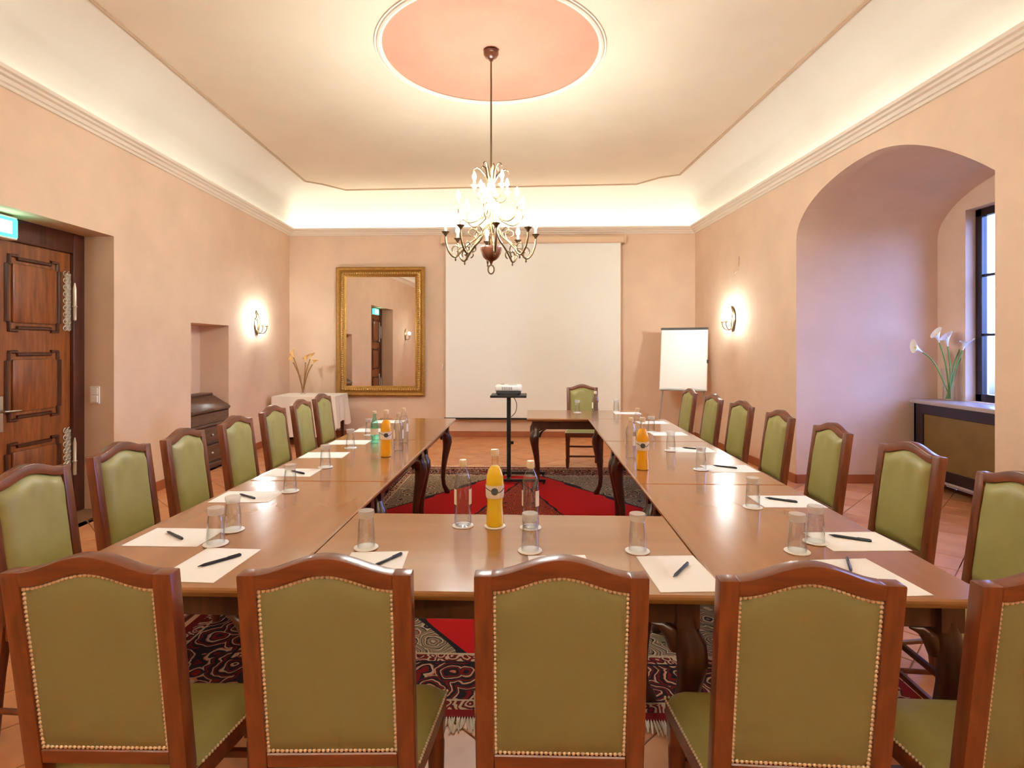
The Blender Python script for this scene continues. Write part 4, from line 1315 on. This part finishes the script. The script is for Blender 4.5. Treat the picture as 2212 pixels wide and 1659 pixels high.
slabx('moulding', [(0.0, 0.52), (0.385, 0.52), (0.385, 0.55), (0.0, 0.55)], w_)
for k, (z0, z1) in enumerate(((0.30, 0.51), (0.09, 0.285))):
    slabx('drawer_front', [(0.33, z0), (0.372, z0), (0.372, z1), (0.33, z1)], w_ - 0.02, bev=0.008)
slabx('lower_body', [(0.0, 0.05), (0.34, 0.05), (0.34, 0.52), (0.0, 0.52)], w_ - 0.006)
slabx('plinth', [(0.0, 0.0), (0.38, 0.0), (0.38, 0.06), (0.0, 0.06)], w_)
for z in (0.41, 0.19):
    kb = MB(); kb.sphere((0.385, 0, z), 0.015, 10, 6); kb.build('knob', M['iron'], che, smooth=60)

# ------------------------------------------------------------------ flip chart
fc = empty('flip_chart', (2.565, 8.35, 0), R(-24), 'white flip chart easel standing in the back right corner', 'easel')
tilt = R(13)
def tl(x, y, z):
    return (x, y * math.cos(tilt) + (z - 0.83) * math.sin(tilt), 0.83 + (z - 0.83) * math.cos(tilt) - y * math.sin(tilt))
MB().box(-0.345, 0.345, 0.0, 0.018, 0.83, 1.80).xform(tl).build('board', M['whiteplastic'], fc, bevel=0.004)
def fn(u, v): return tl(-0.335 + 0.67 * u, -0.006 - 0.012 * (1 - v) ** 3, 0.845 + 0.92 * v)
MB().grid(fn, 6, 12).build('paper_pad', M['white'], fc, smooth=80)
MB().box(-0.35, 0.35, -0.02, 0.0, 1.765, 1.80).xform(tl).build('clamp_bar', M['darkgrey'], fc, bevel=0.004)
MB().box(-0.33, 0.33, -0.05, 0.0, 0.815, 0.83).xform(tl).build('pen_tray', M['grey'], fc, bevel=0.003)
for s in (-1, 1):
    MB().tube([tl(s * 0.25, 0.02, 1.5), (s * 0.36, -0.12, 0.0)], 0.011, 8).build('leg', M['grey'], fc)
MB().tube([tl(0, 0.03, 1.6), (0, 0.42, 0.0)], 0.011, 8).build('leg', M['grey'], fc)
kb = MB(); kb.box(0.335, 0.36, -0.01, 0.03, 1.25, 1.30); kb.xform(tl); kb.build('side_clip', M['black'], fc, bevel=0.004)

# ------------------------------------------------------------------ projector on its stand
ps = empty('projector_stand', (-0.035, 6.10, 0.0095), R(-2), 'black projector trolley with a tray and H-shaped foot', 'stand')
MB().box(-0.195, 0.195, -0.16, 0.16, 0.925, 0.95).build('tray', M['black'], ps, bevel=0.005)
MB().box(-0.022, 0.022, -0.022, 0.022, 0.05, 0.925).build('pole', M['black'], ps, bevel=0.003)
for y in (-0.12, 0.25):
    MB().box(-0.09, 0.40, y - 0.015, y + 0.015, 0.02, 0.05).build('foot_bar', M['black'], ps, bevel=0.003)
MB().box(-0.02, 0.02, -0.12, 0.25, 0.02, 0.05).build('foot_spine', M['black'], ps, bevel=0.003)
for x in (-0.07, 0.38):
    for y in (-0.12, 0.25):
        MB().sphere((x, y, 0.0125), 0.0125, 10, 6).build('castor', M['black'], ps, smooth=60)
MB().tube(smooth_path([(0.05, 0.0, 0.925), (0.085, 0, 0.85), (0.075, 0, 0.76), (0.025, 0, 0.70)], 6), 0.004, 6).build('cable', M['darkgrey'], ps, smooth=60)
MB().lathe([(0.001, -0.02), (0.018, -0.015), (0.018, 0.015), (0.001, 0.02)], 10, (0.035, 0, 0.42)).build('clamp_knob', M['black'], ps, smooth=50)
pj = empty('projector', (-0.035, 6.10, 0.9605), R(-2), 'small white projector resting on the black trolley tray', 'projector')
MB().box(-0.145, 0.145, -0.11, 0.11, 0.04, 0.105).build('case', M['whiteplastic'], pj, bevel=0.018, seg=3)
MB().box(-0.135, 0.135, -0.10, 0.10, 0.012, 0.04).build('base', M['darkgrey'], pj, bevel=0.006)
for x in (-0.11, 0.11):
    MB().lathe([(0.012, 0.0), (0.012, 0.014)], 10, (x, -0.08, 0)).build('foot', M['black'], pj)
MB().lathe([(0.03, 0.0), (0.034, 0.03)], 20, (0, 0, 0)).xform(lambda x, y, z: (x - 0.06, 0.105 + z, y + 0.07)).build('lens', M['black'], pj, smooth=50)
for k in range(6):
    MB().box(-0.07 + k * 0.02, -0.06 + k * 0.02, -0.1125, -0.108, 0.058, 0.088).build('vent_slot', M['grey'], pj, smooth=0)
MB().box(0.0, 0.09, -0.06, -0.02, 0.1045, 0.108).build('button_pad', M['grey'], pj, bevel=0.001)
MB().lathe([(0.022, 0.0), (0.022, 0.008)], 18, (-0.07, 0.04, 0.103)).build('focus_ring', M['grey'], pj, smooth=40)

# ------------------------------------------------------------------ radiator cover and calla vase in the alcove
rcx = 4.29
rad = empty('radiator_cover', (rcx, 0, 0), 0, 'black radiator cover with bronze panel under the alcove window', 'radiator cover')
ry0, ry1 = A0 + 0.05, 5.93
MB().box(-0.03, AX - rcx - 0.005, ry0, ry1 + 0.03, 0.885, 0.925).build('top_slab', M['slab'], rad, bevel=0.006, seg=2)
MB().box(0.0, 0.03, ry0, ry1, 0.78, 0.885).build('top_rail', M['blackwood'], rad, bevel=0.003)
for y0, y1 in ((ry1 - 0.13, ry1), (4.55, 4.66), (ry0, ry0 + 0.11)):
    MB().box(0.0, 0.03, y0, y1, 0.14, 0.78).build('stile', M['blackwood'], rad, bevel=0.003)
MB().box(0.0, 0.03, ry0, ry1, 0.14, 0.25).build('bottom_rail', M['blackwood'], rad, bevel=0.003)
for y0, y1 in ((ry0 + 0.11, 4.55), (4.66, ry1 - 0.13)):
    MB().box(0.012, 0.022, y0, y1, 0.25, 0.78).build('grille_panel', M['rpanel'], rad, smooth=0)
MB().box(0.0, AX - rcx - 0.005, ry1 - 0.03, ry1, 0.0, 0.885).build('end_panel', M['blackwood'], rad, bevel=0.003)
MB().box(0.0, AX - rcx - 0.005, ry0, ry0 + 0.03, 0.0, 0.885).build('end_panel', M['blackwood'], rad, bevel=0.003)
MB().box(-0.008, 0.03, ry0 + 0.03, ry1 - 0.03, 0.115, 0.14).build('foot_strip', M['slab'], rad, bevel=0.003)
vz = empty('calla_vase', (4.50, 5.72, 0.9255), 0, 'clear glass vase of white callas on the radiator cover', 'vase')
MB().lathe([(0.05, 0.0), (0.055, 0.004), (0.052, 0.04), (0.052, 0.16), (0.06, 0.27), (0.068, 0.33)], 28, caps=True).build('vase', M['glass'], vz, smooth=50)
MB().lathe([(0.048, 0.008), (0.049, 0.04), (0.049, 0.15), (0.001, 0.151)], 24, caps=False).build('water', M['waterfill'], vz, smooth=50)
for base, tip, bend in (((0.02, 0.0, 0.02), (-0.26, 0.02, 0.50), (0.02, 0, 0.11)), ((0.02, 0.01, 0.02), (-0.10, 0.0, 0.60), (0.03, 0, 0.02)), ((0.0, -0.02, 0.02), (-0.03, -0.02, 0.56), (0.02, 0, 0.0)),
                        ((-0.02, 0.0, 0.02), (0.14, 0.02, 0.56), (-0.03, 0, 0.03)), ((-0.025, 0.01, 0.02), (0.24, 0.0, 0.60), (-0.05, 0, 0.05)), ((-0.01, 0.0, 0.02), (0.10, -0.05, 0.52), (-0.02, 0, 0.02))):
    calla(M['petal'], M['stem'], M['spadix'], vz, base, tip, bend, 0.088, 0.0065)

hk = empty('wall_hook', (xr(7.42), 7.42, 2.49), 0, 'thin peach painted hook high on the right wall above the sconce', 'hook')
MB().tube([(-0.006, 0.0, 0.2), (-0.008, 0.0, 0.1), (-0.01, 0.0, 0.06)], 0.007, 6).build('shank', M['wall'], hk, smooth=60)
MB().tube(smooth_path([(-0.008, 0.0, 0.03), (-0.03, 0.03, 0.0), (-0.02, 0.08, -0.01), (-0.006, 0.13, 0.0)], 5), 0.007, 6).build('curl', M['wall'], hk, smooth=60)
